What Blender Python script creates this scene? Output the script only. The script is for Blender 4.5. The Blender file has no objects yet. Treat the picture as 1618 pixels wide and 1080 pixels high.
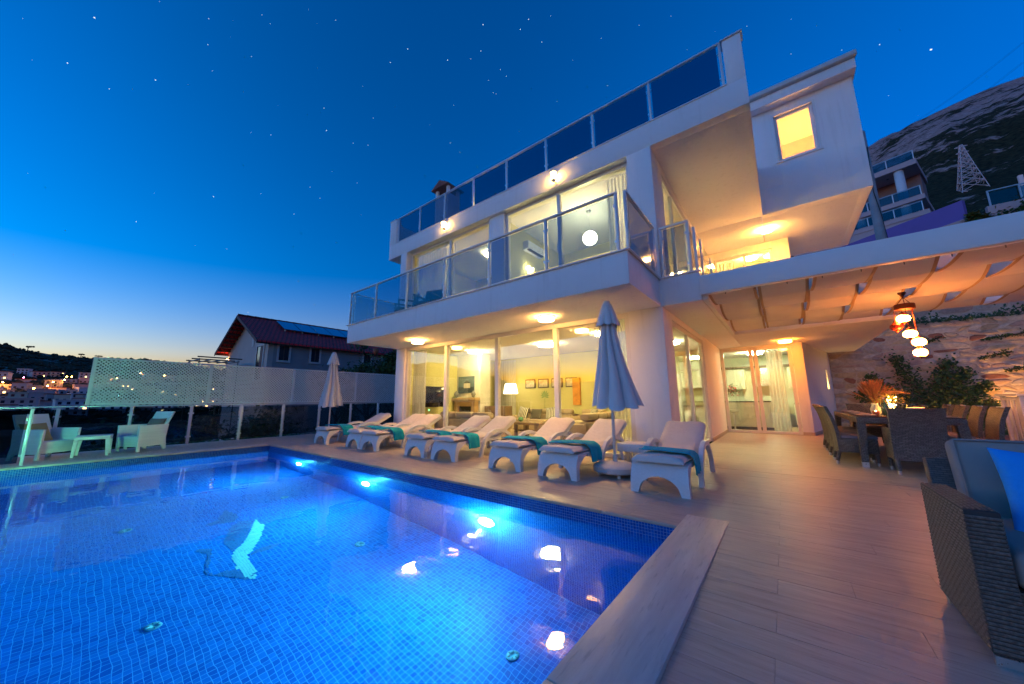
import bpy, bmesh, math, random
from mathutils import Vector, Matrix, Euler
random.seed(7)
R = math.radians
sc = bpy.context.scene
col = sc.collection

# ---------------------------------------------------------------- camera
cam_d = bpy.data.cameras.new('camera'); cam = bpy.data.objects.new('camera', cam_d); col.objects.link(cam)
YAW, PITCH, ROLL, FPX, CAMH = R(-37.825), R(9.522), R(-0.498), 544.39, 1.15
fw = Vector((math.cos(PITCH)*math.sin(YAW), math.cos(PITCH)*math.cos(YAW), math.sin(PITCH)))
rt0 = Vector((math.cos(YAW), -math.sin(YAW), 0)); up0 = rt0.cross(fw)
rt = rt0*math.cos(ROLL) + up0*math.sin(ROLL); up = up0*math.cos(ROLL) - rt0*math.sin(ROLL)
M = Matrix((rt, up, -fw)).transposed().to_4x4(); M.translation = Vector((0, 0, CAMH))
cam.matrix_world = M
cam_d.sensor_width = 36; cam_d.lens = 36*FPX/1618; cam_d.clip_start = .05; cam_d.clip_end = 20000
sc.camera = cam

# ---------------------------------------------------------------- sky, exposure
SUN_AZ = R(213)      # compass-like: 0 = +Y, clockwise; the sun has set behind the camera
SUN_EL = R(-1.5)
SKY = 0.15
w = bpy.data.worlds.new('World'); sc.world = w; w.use_nodes = True
nt = w.node_tree; nt.nodes.clear()
out = nt.nodes.new('ShaderNodeOutputWorld'); bg = nt.nodes.new('ShaderNodeBackground')
sky = nt.nodes.new('ShaderNodeTexSky'); sky.sky_type = 'NISHITA'; sky.sun_disc = False
sky.sun_elevation = SUN_EL; sky.sun_rotation = SUN_AZ; sky.air_density = 1.0; sky.dust_density = .4; sky.ozone_density = 2.4; sky.altitude = 50
hs = nt.nodes.new('ShaderNodeHueSaturation'); hs.inputs['Saturation'].default_value = 1.36; hs.inputs['Hue'].default_value = .4945; hs.inputs['Value'].default_value = 1
gm = nt.nodes.new('ShaderNodeGamma'); gm.inputs[1].default_value = 1.25; nt.links.new(sky.outputs[0], gm.inputs[0]); nt.links.new(gm.outputs[0], hs.inputs['Color']); nt.links.new(hs.outputs[0], bg.inputs['Color'])
bg.inputs['Strength'].default_value = SKY
nt.links.new(bg.outputs[0], out.inputs['Surface'])
EMK = .128      # common scale of all lamp glows, matched to the exposure
vs = sc.view_settings; vs.view_transform = 'Standard'; vs.look = 'None'; vs.exposure = 4.75; vs.gamma = 1; vs.use_curve_mapping = False
cy = sc.cycles
cy.use_denoising = True; cy.denoiser = 'OPENIMAGEDENOISE'; cy.max_bounces = 10; cy.diffuse_bounces = 4; cy.glossy_bounces = 5
cy.transmission_bounces = 8; cy.transparent_max_bounces = 24; cy.caustics_reflective = False; cy.caustics_refractive = False
cy.sample_clamp_indirect = 6; cy.use_adaptive_sampling = True; cy.adaptive_threshold = .015

ORD = 'first second third fourth fifth sixth seventh eighth ninth tenth eleventh twelfth thirteenth fourteenth fifteenth sixteenth seventeenth eighteenth nineteenth'.split()
# ---------------------------------------------------------------- helpers
class MB:
    def __init__(s): s.v = []; s.f = []
    def add(s, vs, fs):
        n = len(s.v); s.v += [tuple(p) for p in vs]; s.f += [tuple(i+n for i in q) for q in fs]; return s
    def box(s, x0, x1, y0, y1, z0, z1, m=None):
        P = [(x0,y0,z0),(x1,y0,z0),(x1,y1,z0),(x0,y1,z0),(x0,y0,z1),(x1,y0,z1),(x1,y1,z1),(x0,y1,z1)]
        if m: P = [m @ Vector(p) for p in P]
        return s.add(P, [(0,3,2,1),(4,5,6,7),(0,1,5,4),(1,2,6,5),(2,3,7,6),(3,0,4,7)])
    def prism(s, poly, ax, a, b, m=None):
        n = len(poly)
        def mk(p, t): return {'x': (t,p[0],p[1]), 'y': (p[0],t,p[1]), 'z': (p[0],p[1],t)}[ax]
        P = [mk(p,a) for p in poly]+[mk(p,b) for p in poly]
        if m: P = [m @ Vector(p) for p in P]
        return s.add(P, [tuple(range(n)), tuple(range(2*n-1, n-1, -1))]+[(i,(i+1)%n,(i+1)%n+n,i+n) for i in range(n)])
    def tube(s, pts, r, n=8, cap=True):
        pts = [Vector(p) for p in pts]; rs = r if isinstance(r,(list,tuple)) else [r]*len(pts); V = []
        for i,p in enumerate(pts):
            d = (pts[min(i+1,len(pts)-1)]-pts[max(i-1,0)]); d = d.normalized() if d.length > 1e-9 else Vector((0,0,1))
            u = d.cross(Vector((0,0,1)));  u = u.normalized() if u.length > 1e-4 else Vector((1,0,0))
            w_ = u.cross(d)
            V += [p+(u*math.cos(2*math.pi*k/n)+w_*math.sin(2*math.pi*k/n))*rs[i] for k in range(n)]
        F = [(i*n+k, i*n+(k+1)%n, (i+1)*n+(k+1)%n, (i+1)*n+k) for i in range(len(pts)-1) for k in range(n)]
        if cap: F += [tuple(range(n)), tuple((len(pts)-1)*n+k for k in range(n-1,-1,-1))]
        return s.add(V, F)
    def lathe(s, prof, n=20, c=(0,0,0), fr=None):
        V = []
        for i,(r,z) in enumerate(prof):
            for k in range(n):
                a = 2*math.pi*k/n; q = r*(fr(a,z) if fr else 1)
                V.append((c[0]+q*math.cos(a), c[1]+q*math.sin(a), c[2]+z))
        L = len(prof)
        F = [(i*n+k, i*n+(k+1)%n, (i+1)*n+(k+1)%n, (i+1)*n+k) for i in range(L-1) for k in range(n)]
        if prof[0][0] > 1e-4: F.append(tuple(range(n-1,-1,-1)))
        if prof[-1][0] > 1e-4: F.append(tuple((L-1)*n+k for k in range(n)))
        return s.add(V, F)
    def grid(s, nu, nv, fn, thick=None):
        V = [fn(i/nu, j/nv) for i in range(nu+1) for j in range(nv+1)]
        q = lambda i,j: i*(nv+1)+j
        F = [(q(i,j),q(i+1,j),q(i+1,j+1),q(i,j+1)) for i in range(nu) for j in range(nv)]
        if thick:
            N = len(V); V2 = [Vector(p)+Vector(thick) for p in V]
            F += [tuple(N+k for k in reversed(t)) for t in F[:]]
            for i in range(nu): F += [(q(i,0),q(i+1,0),N+q(i+1,0),N+q(i,0)),(q(i,nv),q(i+1,nv),N+q(i+1,nv),N+q(i,nv))]
            for j in range(nv): F += [(q(0,j),q(0,j+1),N+q(0,j+1),N+q(0,j)),(q(nu,j),q(nu,j+1),N+q(nu,j+1),N+q(nu,j))]
            V = V+V2
        return s.add(V, F)
    def mesh(s, name, smooth=False, bev=0, seg=2):
        me = bpy.data.meshes.new(name); me.from_pydata(s.v, [], s.f)
        bm = bmesh.new(); bm.from_mesh(me)
        bmesh.ops.remove_doubles(bm, verts=bm.verts, dist=1e-5)
        bmesh.ops.recalc_face_normals(bm, faces=bm.faces)
        if name == 'water' and list(bm.faces)[0].normal.z < 0: bmesh.ops.reverse_faces(bm, faces=bm.faces)
        if bev:
            ed = [e for e in bm.edges if len(e.link_faces) == 2 and e.calc_face_angle(0) > .5]
            if ed: bmesh.ops.bevel(bm, geom=ed, offset=bev, segments=seg, affect='EDGES', profile=.5)
        bm.to_mesh(me); bm.free()
        if smooth or bev:
            for p in me.polygons: p.use_smooth = True
            if not smooth or bev: me.set_sharp_from_angle(angle=R(40))
        return me
    def build(s, name, mat, parent=None, smooth=False, bev=0, seg=2, kind=None, label=None):
        me = s.mesh(name, smooth, bev, seg); me.materials.append(mat)
        return link(name, me, parent, kind, label)
def link(name, me, parent=None, kind=None, label=None):
    o = bpy.data.objects.new(name, me); col.objects.link(o)
    if parent: o.parent = parent
    if kind: o['kind'] = kind
    if label: o['label'] = label
    return o
def tag(o, label, cat, group=None):
    o['label'] = label; o['category'] = cat
    if group: o['group'] = group
    return o
def thing(name, label, cat, loc=(0,0,0), rz=0, group=None):
    o = bpy.data.objects.new(name, None); col.objects.link(o); o.empty_display_size = .1
    o.location = loc; o.rotation_euler = (0,0,rz); return tag(o, label, cat, group)
KIDS = {}
def dup(root, loc, rz, label=None, group=None, scale=None):
    def cp(o, par):
        c = o.copy(); col.objects.link(c); c.parent = par
        for ch in o.children: cp(ch, c)
        return c
    r = cp(root, None); r.location = loc; r.rotation_euler = (0,0,rz)
    if scale: r.scale = scale
    if label: r['label'] = label
    if group: r['group'] = group
    return r
def bx(name, mat, parent, x0,x1,y0,y1,z0,z1, bev=0, label=None):
    return MB().box(x0,x1,y0,y1,z0,z1).build(name, mat, parent, bev=bev, label=label)

# ---------------------------------------------------------------- materials
MT = {}
def newmat(name):
    m = bpy.data.materials.new(name); m.use_nodes = True; m.node_tree.nodes.clear()
    o = m.node_tree.nodes.new('ShaderNodeOutputMaterial'); return m, m.node_tree, o
def nd(nt, t, **k):
    n = nt.nodes.new(t)
    for a,b in k.items():
        if a in n.inputs: n.inputs[a].default_value = b
        else: setattr(n, a, b)
    return n
def mth(nt, op, a, b=None):
    n = nt.nodes.new('ShaderNodeMath'); n.operation = op
    for i,x in enumerate((a,b)):
        if x is None: continue
        if isinstance(x,(int,float)): n.inputs[i].default_value = x
        else: nt.links.new(x, n.inputs[i])
    return n.outputs[0]
def mixc(nt, fac, a, b):
    n = nt.nodes.new('ShaderNodeMix'); n.data_type = 'RGBA'
    for i,x in ((0,fac),(6,a),(7,b)):
        if isinstance(x,(int,float)): n.inputs[i].default_value = x
        elif isinstance(x,(tuple,list)): n.inputs[i].default_value = tuple(x)+(1,) if len(x)==3 else x
        else: nt.links.new(x, n.inputs[i])
    return n.outputs[2]
def ramp(nt, fac, a, b):
    n = nt.nodes.new('ShaderNodeMapRange'); nt.links.new(fac, n.inputs[0]); n.inputs[1].default_value = a; n.inputs[2].default_value = b
    n.clamp = True; return n.outputs[0]
def pbr(name, c, rough=.6, var=.08, scale=6, bump=0, bscale=60, metal=0, spec=.5, stretch=(1,1,1), rnd=0, sheen=0):
    if name in MT: return MT[name]
    m, t, o = newmat(name); p = t.nodes.new('ShaderNodeBsdfPrincipled'); t.links.new(p.outputs[0], o.inputs[0])
    p.inputs['Roughness'].default_value = rough; p.inputs['Metallic'].default_value = metal; p.inputs['Specular IOR Level'].default_value = spec
    tc = t.nodes.new('ShaderNodeTexCoord'); mp = nd(t, 'ShaderNodeMapping'); mp.inputs['Scale'].default_value = stretch
    t.links.new(tc.outputs['Object'], mp.inputs[0])
    n1 = nd(t, 'ShaderNodeTexNoise', Scale=scale, Detail=6.0, Roughness=.6); t.links.new(mp.outputs[0], n1.inputs['Vector'])
    f = ramp(t, n1.outputs[0], .3, .7)
    lo = tuple(max(0,x*(1-var)) for x in c); hi = tuple(min(1,x*(1+var)) for x in c)
    cc = mixc(t, f, lo, hi)
    if rnd:
        oi = t.nodes.new('ShaderNodeObjectInfo'); k = mth(t, 'ADD', mth(t,'MULTIPLY',oi.outputs['Random'],rnd*2), 1-rnd)
        h = t.nodes.new('ShaderNodeHueSaturation'); t.links.new(cc, h.inputs['Color']); t.links.new(k, h.inputs['Value']); cc = h.outputs[0]
    t.links.new(cc, p.inputs['Base Color'])
    r2 = mth(t,'ADD', mth(t,'MULTIPLY', f, .12), rough-.06); t.links.new(r2, p.inputs['Roughness'])
    if bump:
        n2 = nd(t, 'ShaderNodeTexNoise', Scale=bscale, Detail=4.0); t.links.new(mp.outputs[0], n2.inputs['Vector'])
        b = nd(t, 'ShaderNodeBump', Strength=bump, Distance=.02); t.links.new(n2.outputs[0], b.inputs['Height']); t.links.new(b.outputs[0], p.inputs['Normal'])
    MT[name] = m; return m
def emis(name, c, s):
    if name in MT: return MT[name]
    m, t, o = newmat(name); e = nd(t, 'ShaderNodeEmission', Strength=s*EMK); e.inputs['Color'].default_value = tuple(c)+(1,)
    t.links.new(e.outputs[0], o.inputs[0]); MT[name] = m; return m
def glass(name, tint, ior=1.45, rough=0.0, dirt=0):
    if name in MT: return MT[name]
    m, t, o = newmat(name); tr = t.nodes.new('ShaderNodeBsdfTransparent'); tr.inputs[0].default_value = tuple(tint)+(1,)
    gl = nd(t, 'ShaderNodeBsdfGlossy', Roughness=rough); fr = nd(t, 'ShaderNodeFresnel', IOR=ior); mx = t.nodes.new('ShaderNodeMixShader')
    ge = t.nodes.new('ShaderNodeNewGeometry'); t.links.new(mth(t,'ADD', mth(t,'MULTIPLY', ge.outputs['Backfacing'], 1/ior-ior), ior), fr.inputs['IOR'])
    t.links.new(fr.outputs[0], mx.inputs[0]); t.links.new(tr.outputs[0], mx.inputs[1]); t.links.new(gl.outputs[0], mx.inputs[2])
    t.links.new(mx.outputs[0], o.inputs[0]); MT[name] = m; return m
def weave(name, c, su=.03, sv=.012, ky=.5, chev=0, bump=.6, contrast=.35, rough=.5):
    if name in MT: return MT[name]
    m, t, o = newmat(name); p = nd(t,'ShaderNodeBsdfPrincipled', Roughness=rough); t.links.new(p.outputs[0], o.inputs[0])
    tc = t.nodes.new('ShaderNodeTexCoord'); sx = t.nodes.new('ShaderNodeSeparateXYZ'); t.links.new(tc.outputs['Object'], sx.inputs[0])
    u = mth(t,'ADD', sx.outputs[0], sx.outputs[1]); v = mth(t,'ADD', sx.outputs[2], mth(t,'MULTIPLY', sx.outputs[1], ky))
    if chev: v = mth(t,'ADD', v, mth(t,'MULTIPLY', mth(t,'ABSOLUTE', mth(t,'SUBTRACT', mth(t,'MODULO', mth(t,'ADD', u, 10.14), .28), .14)), chev))
    cb = t.nodes.new('ShaderNodeCombineXYZ'); t.links.new(u, cb.inputs[0]); t.links.new(v, cb.inputs[1])
    b = nd(t,'ShaderNodeTexBrick', Scale=1.0); b.offset = .5
    b.inputs['Brick Width'].default_value = su; b.inputs['Row Height'].default_value = sv; b.inputs['Mortar Size'].default_value = sv*.16; b.inputs['Mortar Smooth'].default_value = 1
    b.inputs['Color1'].default_value = tuple(x*(1-contrast*.5) for x in c)+(1,); b.inputs['Color2'].default_value = tuple(min(1,x*(1+contrast*.4)) for x in c)+(1,)
    b.inputs['Mortar'].default_value = tuple(x*(1-contrast*1.6) if contrast < .6 else x*.12 for x in c)+(1,)
    t.links.new(cb.outputs[0], b.inputs['Vector']); t.links.new(b.outputs['Color'], p.inputs['Base Color'])
    bp = nd(t,'ShaderNodeBump', Strength=bump, Distance=.006); bp.invert = True; t.links.new(b.outputs['Fac'], bp.inputs['Height']); t.links.new(bp.outputs[0], p.inputs['Normal'])
    MT[name] = m; return m
def mosaic(name, axes, size, c1, c2, grout):
    m, t, o = newmat(name); p = nd(t,'ShaderNodeBsdfPrincipled', Roughness=.45); p.inputs['Specular IOR Level'].default_value = .12; t.links.new(p.outputs[0], o.inputs[0])
    tc = t.nodes.new('ShaderNodeTexCoord'); sx = t.nodes.new('ShaderNodeSeparateXYZ'); t.links.new(tc.outputs['Object'], sx.inputs[0])
    cb = t.nodes.new('ShaderNodeCombineXYZ'); t.links.new(sx.outputs[axes[0]], cb.inputs[0]); t.links.new(sx.outputs[axes[1]], cb.inputs[1])
    b = nd(t,'ShaderNodeTexBrick', Scale=1.0); b.offset = 0; b.squash = 1
    b.inputs['Brick Width'].default_value = size; b.inputs['Row Height'].default_value = size; b.inputs['Mortar Size'].default_value = size*.055; b.inputs['Mortar Smooth'].default_value = .2
    b.inputs['Color1'].default_value = c1+(1,); b.inputs['Color2'].default_value = c2+(1,); b.inputs['Mortar'].default_value = grout+(1,)
    t.links.new(cb.outputs[0], b.inputs['Vector']); t.links.new(b.outputs['Color'], p.inputs['Base Color'])
    bp = nd(t,'ShaderNodeBump', Strength=.4, Distance=.004); bp.invert = True; t.links.new(b.outputs['Fac'], bp.inputs['Height']); t.links.new(bp.outputs[0], p.inputs['Normal'])
    return m
def rendered_wall(name, c):
    m, t, o = newmat(name); p = nd(t,'ShaderNodeBsdfPrincipled', Roughness=.88); t.links.new(p.outputs[0], o.inputs[0]); tc = t.nodes.new('ShaderNodeTexCoord')
    n1 = nd(t,'ShaderNodeTexNoise', Scale=.7, Detail=6.0, Roughness=.6); t.links.new(tc.outputs['Object'], n1.inputs['Vector'])
    mp = nd(t,'ShaderNodeMapping'); mp.inputs['Scale'].default_value = (7,7,.55); t.links.new(tc.outputs['Object'], mp.inputs[0])
    n2 = nd(t,'ShaderNodeTexNoise', Scale=1.4, Detail=5.0); t.links.new(mp.outputs[0], n2.inputs['Vector'])
    n3 = nd(t,'ShaderNodeTexNoise', Scale=150.0, Detail=3.0); t.links.new(tc.outputs['Object'], n3.inputs['Vector'])
    n4 = nd(t,'ShaderNodeTexNoise', Scale=9.0, Detail=4.0); t.links.new(tc.outputs['Object'], n4.inputs['Vector'])
    a = mixc(t, ramp(t, n1.outputs[0], .35,.7), tuple(x*.95 for x in c), c)
    a = mixc(t, mth(t,'MULTIPLY', ramp(t, n2.outputs[0], .56,.74), .22), a, tuple(x*y for x,y in zip(c,(.62,.60,.56))))
    a = mixc(t, mth(t,'MULTIPLY', ramp(t, n4.outputs[0], .62,.75), .10), a, tuple(x*.6 for x in c))
    t.links.new(a, p.inputs['Base Color']); b = nd(t,'ShaderNodeBump', Strength=.35, Distance=.006); t.links.new(mth(t,'ADD', n3.outputs[0], mth(t,'MULTIPLY', n4.outputs[0], 2.0)), b.inputs['Height']); t.links.new(b.outputs[0], p.inputs['Normal'])
    MT[name] = m; return m
WHITE = rendered_wall('white_render', (.90,.89,.885))
WHITE2 = pbr('white_paint_smooth', (.80,.79,.77), .5, .03, 3)
FRAME = pbr('white_window_frame', (.78,.77,.76), .35, .02, 4)
ALU = pbr('painted_aluminium', (.62,.63,.65), .35, .04, 5, metal=.2)
STEEL = pbr('brushed_steel', (.62,.62,.62), .3, .05, 20, metal=1)
PANE = glass('window_glass', (.97,.98,.97), 1.85)
TINT = glass('tinted_balustrade_glass', (.56,.63,.72), 1.5)
TINTD = glass('dark_balustrade_glass', (.40,.50,.55), 1.5)

# ---------------------------------------------------------------- terrain
from mathutils import noise as mn
AZ = [(-180,-.5,2600),(-172,-.4,2600),(-166,1.2,2600),(-157.6,3.0,2600),(-154.6,2.6,2600),(-149.5,2.0,2600),(-145,1.5,2600),(-140,3.5,2400),(-134.9,5.3,2200),(-130.8,6.1,2100),(-125.8,6.25,2000),(-115,6.0,1800),(-105,5.9,1400),
      (-97,5.75,1150),(-94.1,5.55,1100),(-92.9,5.1,1100),(-90.8,4.82,1100),(-88.7,4.68,1100),(-84.8,4.86,1100),(-81,4.4,1100),(-78,4.0,1100),(-70,3.4,1100),(-50,3,1000),(-30,4,800),(-10,12,700),(5,25,660),(11.5,27.6,650),(13,27.9,650),(15.5,28.1,650),(17.7,28.3,650),(19.8,28.2,650),(22.2,27.9,650),
      (35,26,650),(60,20,700),(90,10,900),(112,1.5,1500),(122,-.5,2300),(180,-.5,2600)]
def azf(a, k):
    for p,q in zip(AZ, AZ[1:]):
        if p[0] <= a <= q[0]:
            t = (a-p[0])/(q[0]-p[0]); return p[k]+(q[k]-p[k])*t
    return AZ[0][k]
def smooth(t): t = max(0,min(1,t)); return t*t*(3-2*t)
DOWN = [(0,-4.2),(20,-4.2),(60,-12),(200,-24),(330,-9),(450,4),(600,20),(760,38)]
def terr(a, r):
    E, rr = azf(a,1), azf(a,2)
    up_ = smooth((E-6)/10)
    zr = math.tan(R(E))*min(r,rr)
    e = E*(.30+.70*smooth((min(r,rr)-22)/(rr-22))**.8)
    zu = math.tan(R(e))*min(r,rr)*smooth((r-21)/12) - 4.2*(1-smooth((r-21)/12))
    zd = None
    pts = [(x*(rr/1100), z*(rr/1100) if x > 60 else z) for x,z in DOWN] + [(rr, math.tan(R(E))*rr)]
    for p,q in zip(pts, pts[1:]):
        if p[0] <= r <= q[0]: zd = p[1]+(q[1]-p[1])*(r-p[0])/(q[0]-p[0]); break
    if zd is None: zd = pts[-1][1]
    z = zd*(1-up_)+zu*up_
    if (a > 116 or a < -169.5) and r > 120: z = min(z, -26)
    if r > rr: z -= (r-rr)*.35
    n = mn.fractal(Vector((math.sin(R(a))*r, math.cos(R(a))*r, 0))*(.012 if r > 120 else .03), 1.0, 2.1, 6)
    amp = min(1, max(0,(r-26)/200))
    k = 1-.85*math.exp(-((r-rr)/(rr*.06))**2)
    return z + n*amp*(5 if up_ < .5 else 13)*k + mn.noise(Vector((a*1.7, 3.3, r*.01)))*amp*(.9 if up_ < .5 else 2.0) + CAMH*smooth((r-40)/200)
rs = [4,14,19,22,25,29,34,40,48,58,70,85,105,130,160,195,235,275,315,350,385,420,455,490,525,560,590,615,632,645,655,670,700,750,810,870,930,990,1040,1080,1100,1115,1140,1200,1350,1600,1900,2050,2250,2450,2600,2700,3200,4500]
NA = 720
mb = MB()
for r in rs:
    for k in range(NA):
        a = -180+360*k/NA
        mb.v.append((math.sin(R(a))*r, math.cos(R(a))*r, terr(a, r)))
for i in range(len(rs)-1):
    for k in range(NA): mb.f.append((i*NA+k, i*NA+(k+1)%NA, (i+1)*NA+(k+1)%NA, (i+1)*NA+k))
mb.f.append(tuple(range(NA)))
m, t, o = newmat('hillside'); p = nd(t,'ShaderNodeBsdfPrincipled', Roughness=.95); t.links.new(p.outputs[0], o.inputs[0]); p.inputs['Specular IOR Level'].default_value = .1
tc = t.nodes.new('ShaderNodeTexCoord')
n1 = nd(t,'ShaderNodeTexNoise', Scale=.055, Detail=9.0, Roughness=.68); t.links.new(tc.outputs['Object'], n1.inputs['Vector'])
n2 = nd(t,'ShaderNodeTexNoise', Scale=.009, Detail=4.0); t.links.new(tc.outputs['Object'], n2.inputs['Vector'])
n3 = nd(t,'ShaderNodeTexNoise', Scale=.35, Detail=6.0); t.links.new(tc.outputs['Object'], n3.inputs['Vector'])
sx = t.nodes.new('ShaderNodeSeparateXYZ'); t.links.new(tc.outputs['Object'], sx.inputs[0])
hz = ramp(t, sx.outputs[2], 150, 330)
rk = mth(t,'ADD', mth(t,'MULTIPLY', n1.outputs[0], .75), mth(t,'ADD', mth(t,'MULTIPLY', n2.outputs[0], .35), mth(t,'MULTIPLY', hz, .13)))
rock = ramp(t, rk, .605, .655)
veg = mixc(t, ramp(t, n3.outputs[0], .35,.7), (.014,.022,.012), (.05,.06,.03))
rc = mixc(t, ramp(t, n3.outputs[0], .3,.75), (.20,.17,.15), (.50,.44,.40))
t.links.new(mixc(t, rock, veg, rc), p.inputs['Base Color'])
bp_ = nd(t,'ShaderNodeBump', Strength=.9, Distance=6.0); t.links.new(n1.outputs[0], bp_.inputs['Height']); t.links.new(bp_.outputs[0], p.inputs['Normal'])
terrain = mb.build('terrain', m, smooth=True, kind='structure')

sea = MB(); n_ = 48
for i in range(n_+1):
    a = 104+(192-104)*i/n_
    for r in (160,1500,12000): sea.v.append((math.sin(R(a))*r, math.cos(R(a))*r, -15))
for i in range(n_):
    for k in range(2): sea.f.append((i*3+k,i*3+k+1,i*3+k+4,i*3+k+3))
sea.build('sea', pbr('sea_water',(.01,.03,.06),.12,.3,.01,.3,.15), kind='structure')
# ---------------------------------------------------------------- stars
mb = MB(); Z = lambda x,y: (x/1.998, y/1.998)
ST = [Z(298,55)+(2,),Z(213,198)+(1.5,),Z(345,280)+(1.2,),Z(491,252)+(1.6,),Z(656,140)+(1.1,),Z(794,178)+(1.1,),Z(827,46)+(1,),Z(659,58)+(1,),Z(1060,63)+(1,),Z(1287,154)+(1.6,),Z(1232,196)+(1.4,),Z(1413,189)+(1.8,),Z(1525,77)+(1.8,),Z(1518,160)+(1.4,),Z(1023,341)+(1.3,),Z(1031,411)+(1.7,),Z(1178,372)+(1.1,),Z(855,425)+(1.2,),Z(792,418)+(.8,),Z(1115,452)+(1.1,),Z(1162,458)+(1.2,),Z(1422,451)+(1.3,),Z(1452,480)+(1,),Z(979,590)+(1.1,),Z(674,620)+(1.5,),Z(928,675)+(1.2,),Z(1010,625)+(1.1,),Z(430,699)+(1.2,),Z(783,986)+(1.2,),Z(942,888)+(1,),Z(993,961)+(1.1,),Z(1128,577)+(1,),Z(1557,292)+(1.1,),Z(1580,219)+(1,),Z(1542,253)+(.9,),Z(1486,185)+(1,),Z(1432,332)+(.9,),Z(1145,272)+(.9,),Z(1049,541)+(.9,),Z(853,74)+(1,),Z(671,223)+(.9,),Z(716,785)+(.8,),Z(824,611)+(.8,),Z(1062,765)+(.8,),Z(1507,527)+(.9,),
      (1390,70,1.5),(1471,78,2.6),(1330,79,1.0),(1250,85,.9),(1180,41,1.0),(835,30,1.5),(856,66,1.4),(822,46,1.6),(905,95,.9),(800,120,1.0),(784,148,.9),(870,25,1.0),(950,60,.9),(1010,40,.9),(960,135,.9),(880,160,.9),(1060,25,.8),(1250,30,.8),(1290,40,.8)]
def pxdir(x, y): return (rt*((x-809)/FPX) - up*((y-540)/FPX) + fw).normalized()
rnd = random.Random(3)
for x,y,s in ST+[(rnd.uniform(0,1618), rnd.uniform(0,480), rnd.uniform(.25,.6)) for _ in range(70)]:
    d = pxdir(x,y); c = Vector((0,0,CAMH))+d*9000; q = 9000/344*.52*s*.42
    mb.add([c+Vector(v)*q for v in ((1,0,0),(-1,0,0),(0,1,0),(0,-1,0),(0,0,1),(0,0,-1))], [(0,2,4),(2,1,4),(1,3,4),(3,0,4),(2,0,5),(1,2,5),(3,1,5),(0,3,5)])
mb.build('stars', emis('starlight', (.8,.9,1), .42), kind='stuff')

# ---------------------------------------------------------------- deck and pool
PX0, PX1, PY0, PY1, ZW, ZF = -11.23, -.876, -.66, 3.612, -.17, -1.93
def travertine(name, c1, c2, pits=0):
    m, t, o = newmat(name); p = nd(t,'ShaderNodeBsdfPrincipled', Roughness=.5); t.links.new(p.outputs[0], o.inputs[0])
    tc = t.nodes.new('ShaderNodeTexCoord'); oi = t.nodes.new('ShaderNodeObjectInfo')
    ad = t.nodes.new('ShaderNodeVectorMath'); ad.operation = 'ADD'; t.links.new(tc.outputs['Object'], ad.inputs[0])
    cb = t.nodes.new('ShaderNodeCombineXYZ'); t.links.new(mth(t,'MULTIPLY', oi.outputs['Random'], 37.0), cb.inputs[0]); t.links.new(mth(t,'MULTIPLY', oi.outputs['Random'], 91.0), cb.inputs[1]); t.links.new(cb.outputs[0], ad.inputs[1])
    mp = nd(t,'ShaderNodeMapping'); mp.inputs['Scale'].default_value = (1.1,11,6) if not pits else (11,1.1,6); t.links.new(ad.outputs[0], mp.inputs[0])
    n = nd(t,'ShaderNodeTexNoise', Scale=1.6, Detail=8.0, Roughness=.62, Distortion=.35); t.links.new(mp.outputs[0], n.inputs['Vector'])
    n2 = nd(t,'ShaderNodeTexNoise', Scale=5.0, Detail=6.0); t.links.new(mp.outputs[0], n2.inputs['Vector'])
    g = nd(t,'ShaderNodeTexNoise', Scale=220.0, Detail=2.0); t.links.new(tc.outputs['Object'], g.inputs['Vector'])
    c = mixc(t, ramp(t, n.outputs[0], .32,.68), c1, c2)
    c = mixc(t, mth(t,'MULTIPLY', ramp(t, n2.outputs[0], .58,.71), .60), c, tuple(x*.62 for x in c1))
    c = mixc(t, mth(t,'MULTIPLY', g.outputs[0], .25), c, tuple(x*.7 for x in c1))
    if pits:
        pt = nd(t,'ShaderNodeTexNoise', Scale=9.0, Detail=7.0, Roughness=.8); t.links.new(mp.outputs[0], pt.inputs['Vector'])
        c = mixc(t, ramp(t, pt.outputs[0], .70,.74), c, (.05,.04,.035))
    h = t.nodes.new('ShaderNodeHueSaturation'); t.links.new(c, h.inputs['Color']); t.links.new(mth(t,'ADD', mth(t,'MULTIPLY', oi.outputs['Random'], .07), .965), h.inputs['Value'])
    t.links.new(h.outputs[0], p.inputs['Base Color'])
    t.links.new(mth(t,'ADD', mth(t,'MULTIPLY', n2.outputs[0], .3), .28), p.inputs['Roughness'])
    b = nd(t,'ShaderNodeBump', Strength=.25, Distance=.004); t.links.new(mth(t,'ADD', n2.outputs[0], mth(t,'MULTIPLY', g.outputs[0], .5)), b.inputs['Height']); t.links.new(b.outputs[0], p.inputs['Normal'])
    return m
TRAV = travertine('travertine_tile', (.40,.31,.25), (.56,.46,.38))
COPE = travertine('travertine_coping', (.52,.45,.40), (.68,.61,.54), 1)
GROUT = pbr('grout', (.40,.33,.27), .9, .1, 20)
deck = MB()
for b in ((-13.6,PX0-.01,-4,PY1), (PX1+.01,5.2,-4,PY1), (-13.6,5.2,PY1+.01,6.85), (-1.62,5.2,6.85,18.5)): deck.box(b[0],b[1],b[2],b[3],-.6 if b[3] > PY1 else -2.6,-.0035)
deck = deck.build('deck', GROUT, kind='structure')
PIT = .2165; tiles = []
def trow(y0, y1, xs, k):
    for a,b in xs:
        off = -.155 + (0 if k % 2 == 0 else .36+.21*((k*7)%3))
        n0 = math.floor((a-off)/1.2); x = off+n0*1.2
        while x < b:
            u, v = max(a,x), min(b,x+1.2)
            if v-u > .06: tiles.append((u,v,y0,y1))
            x += 1.2
k = -35
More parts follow.
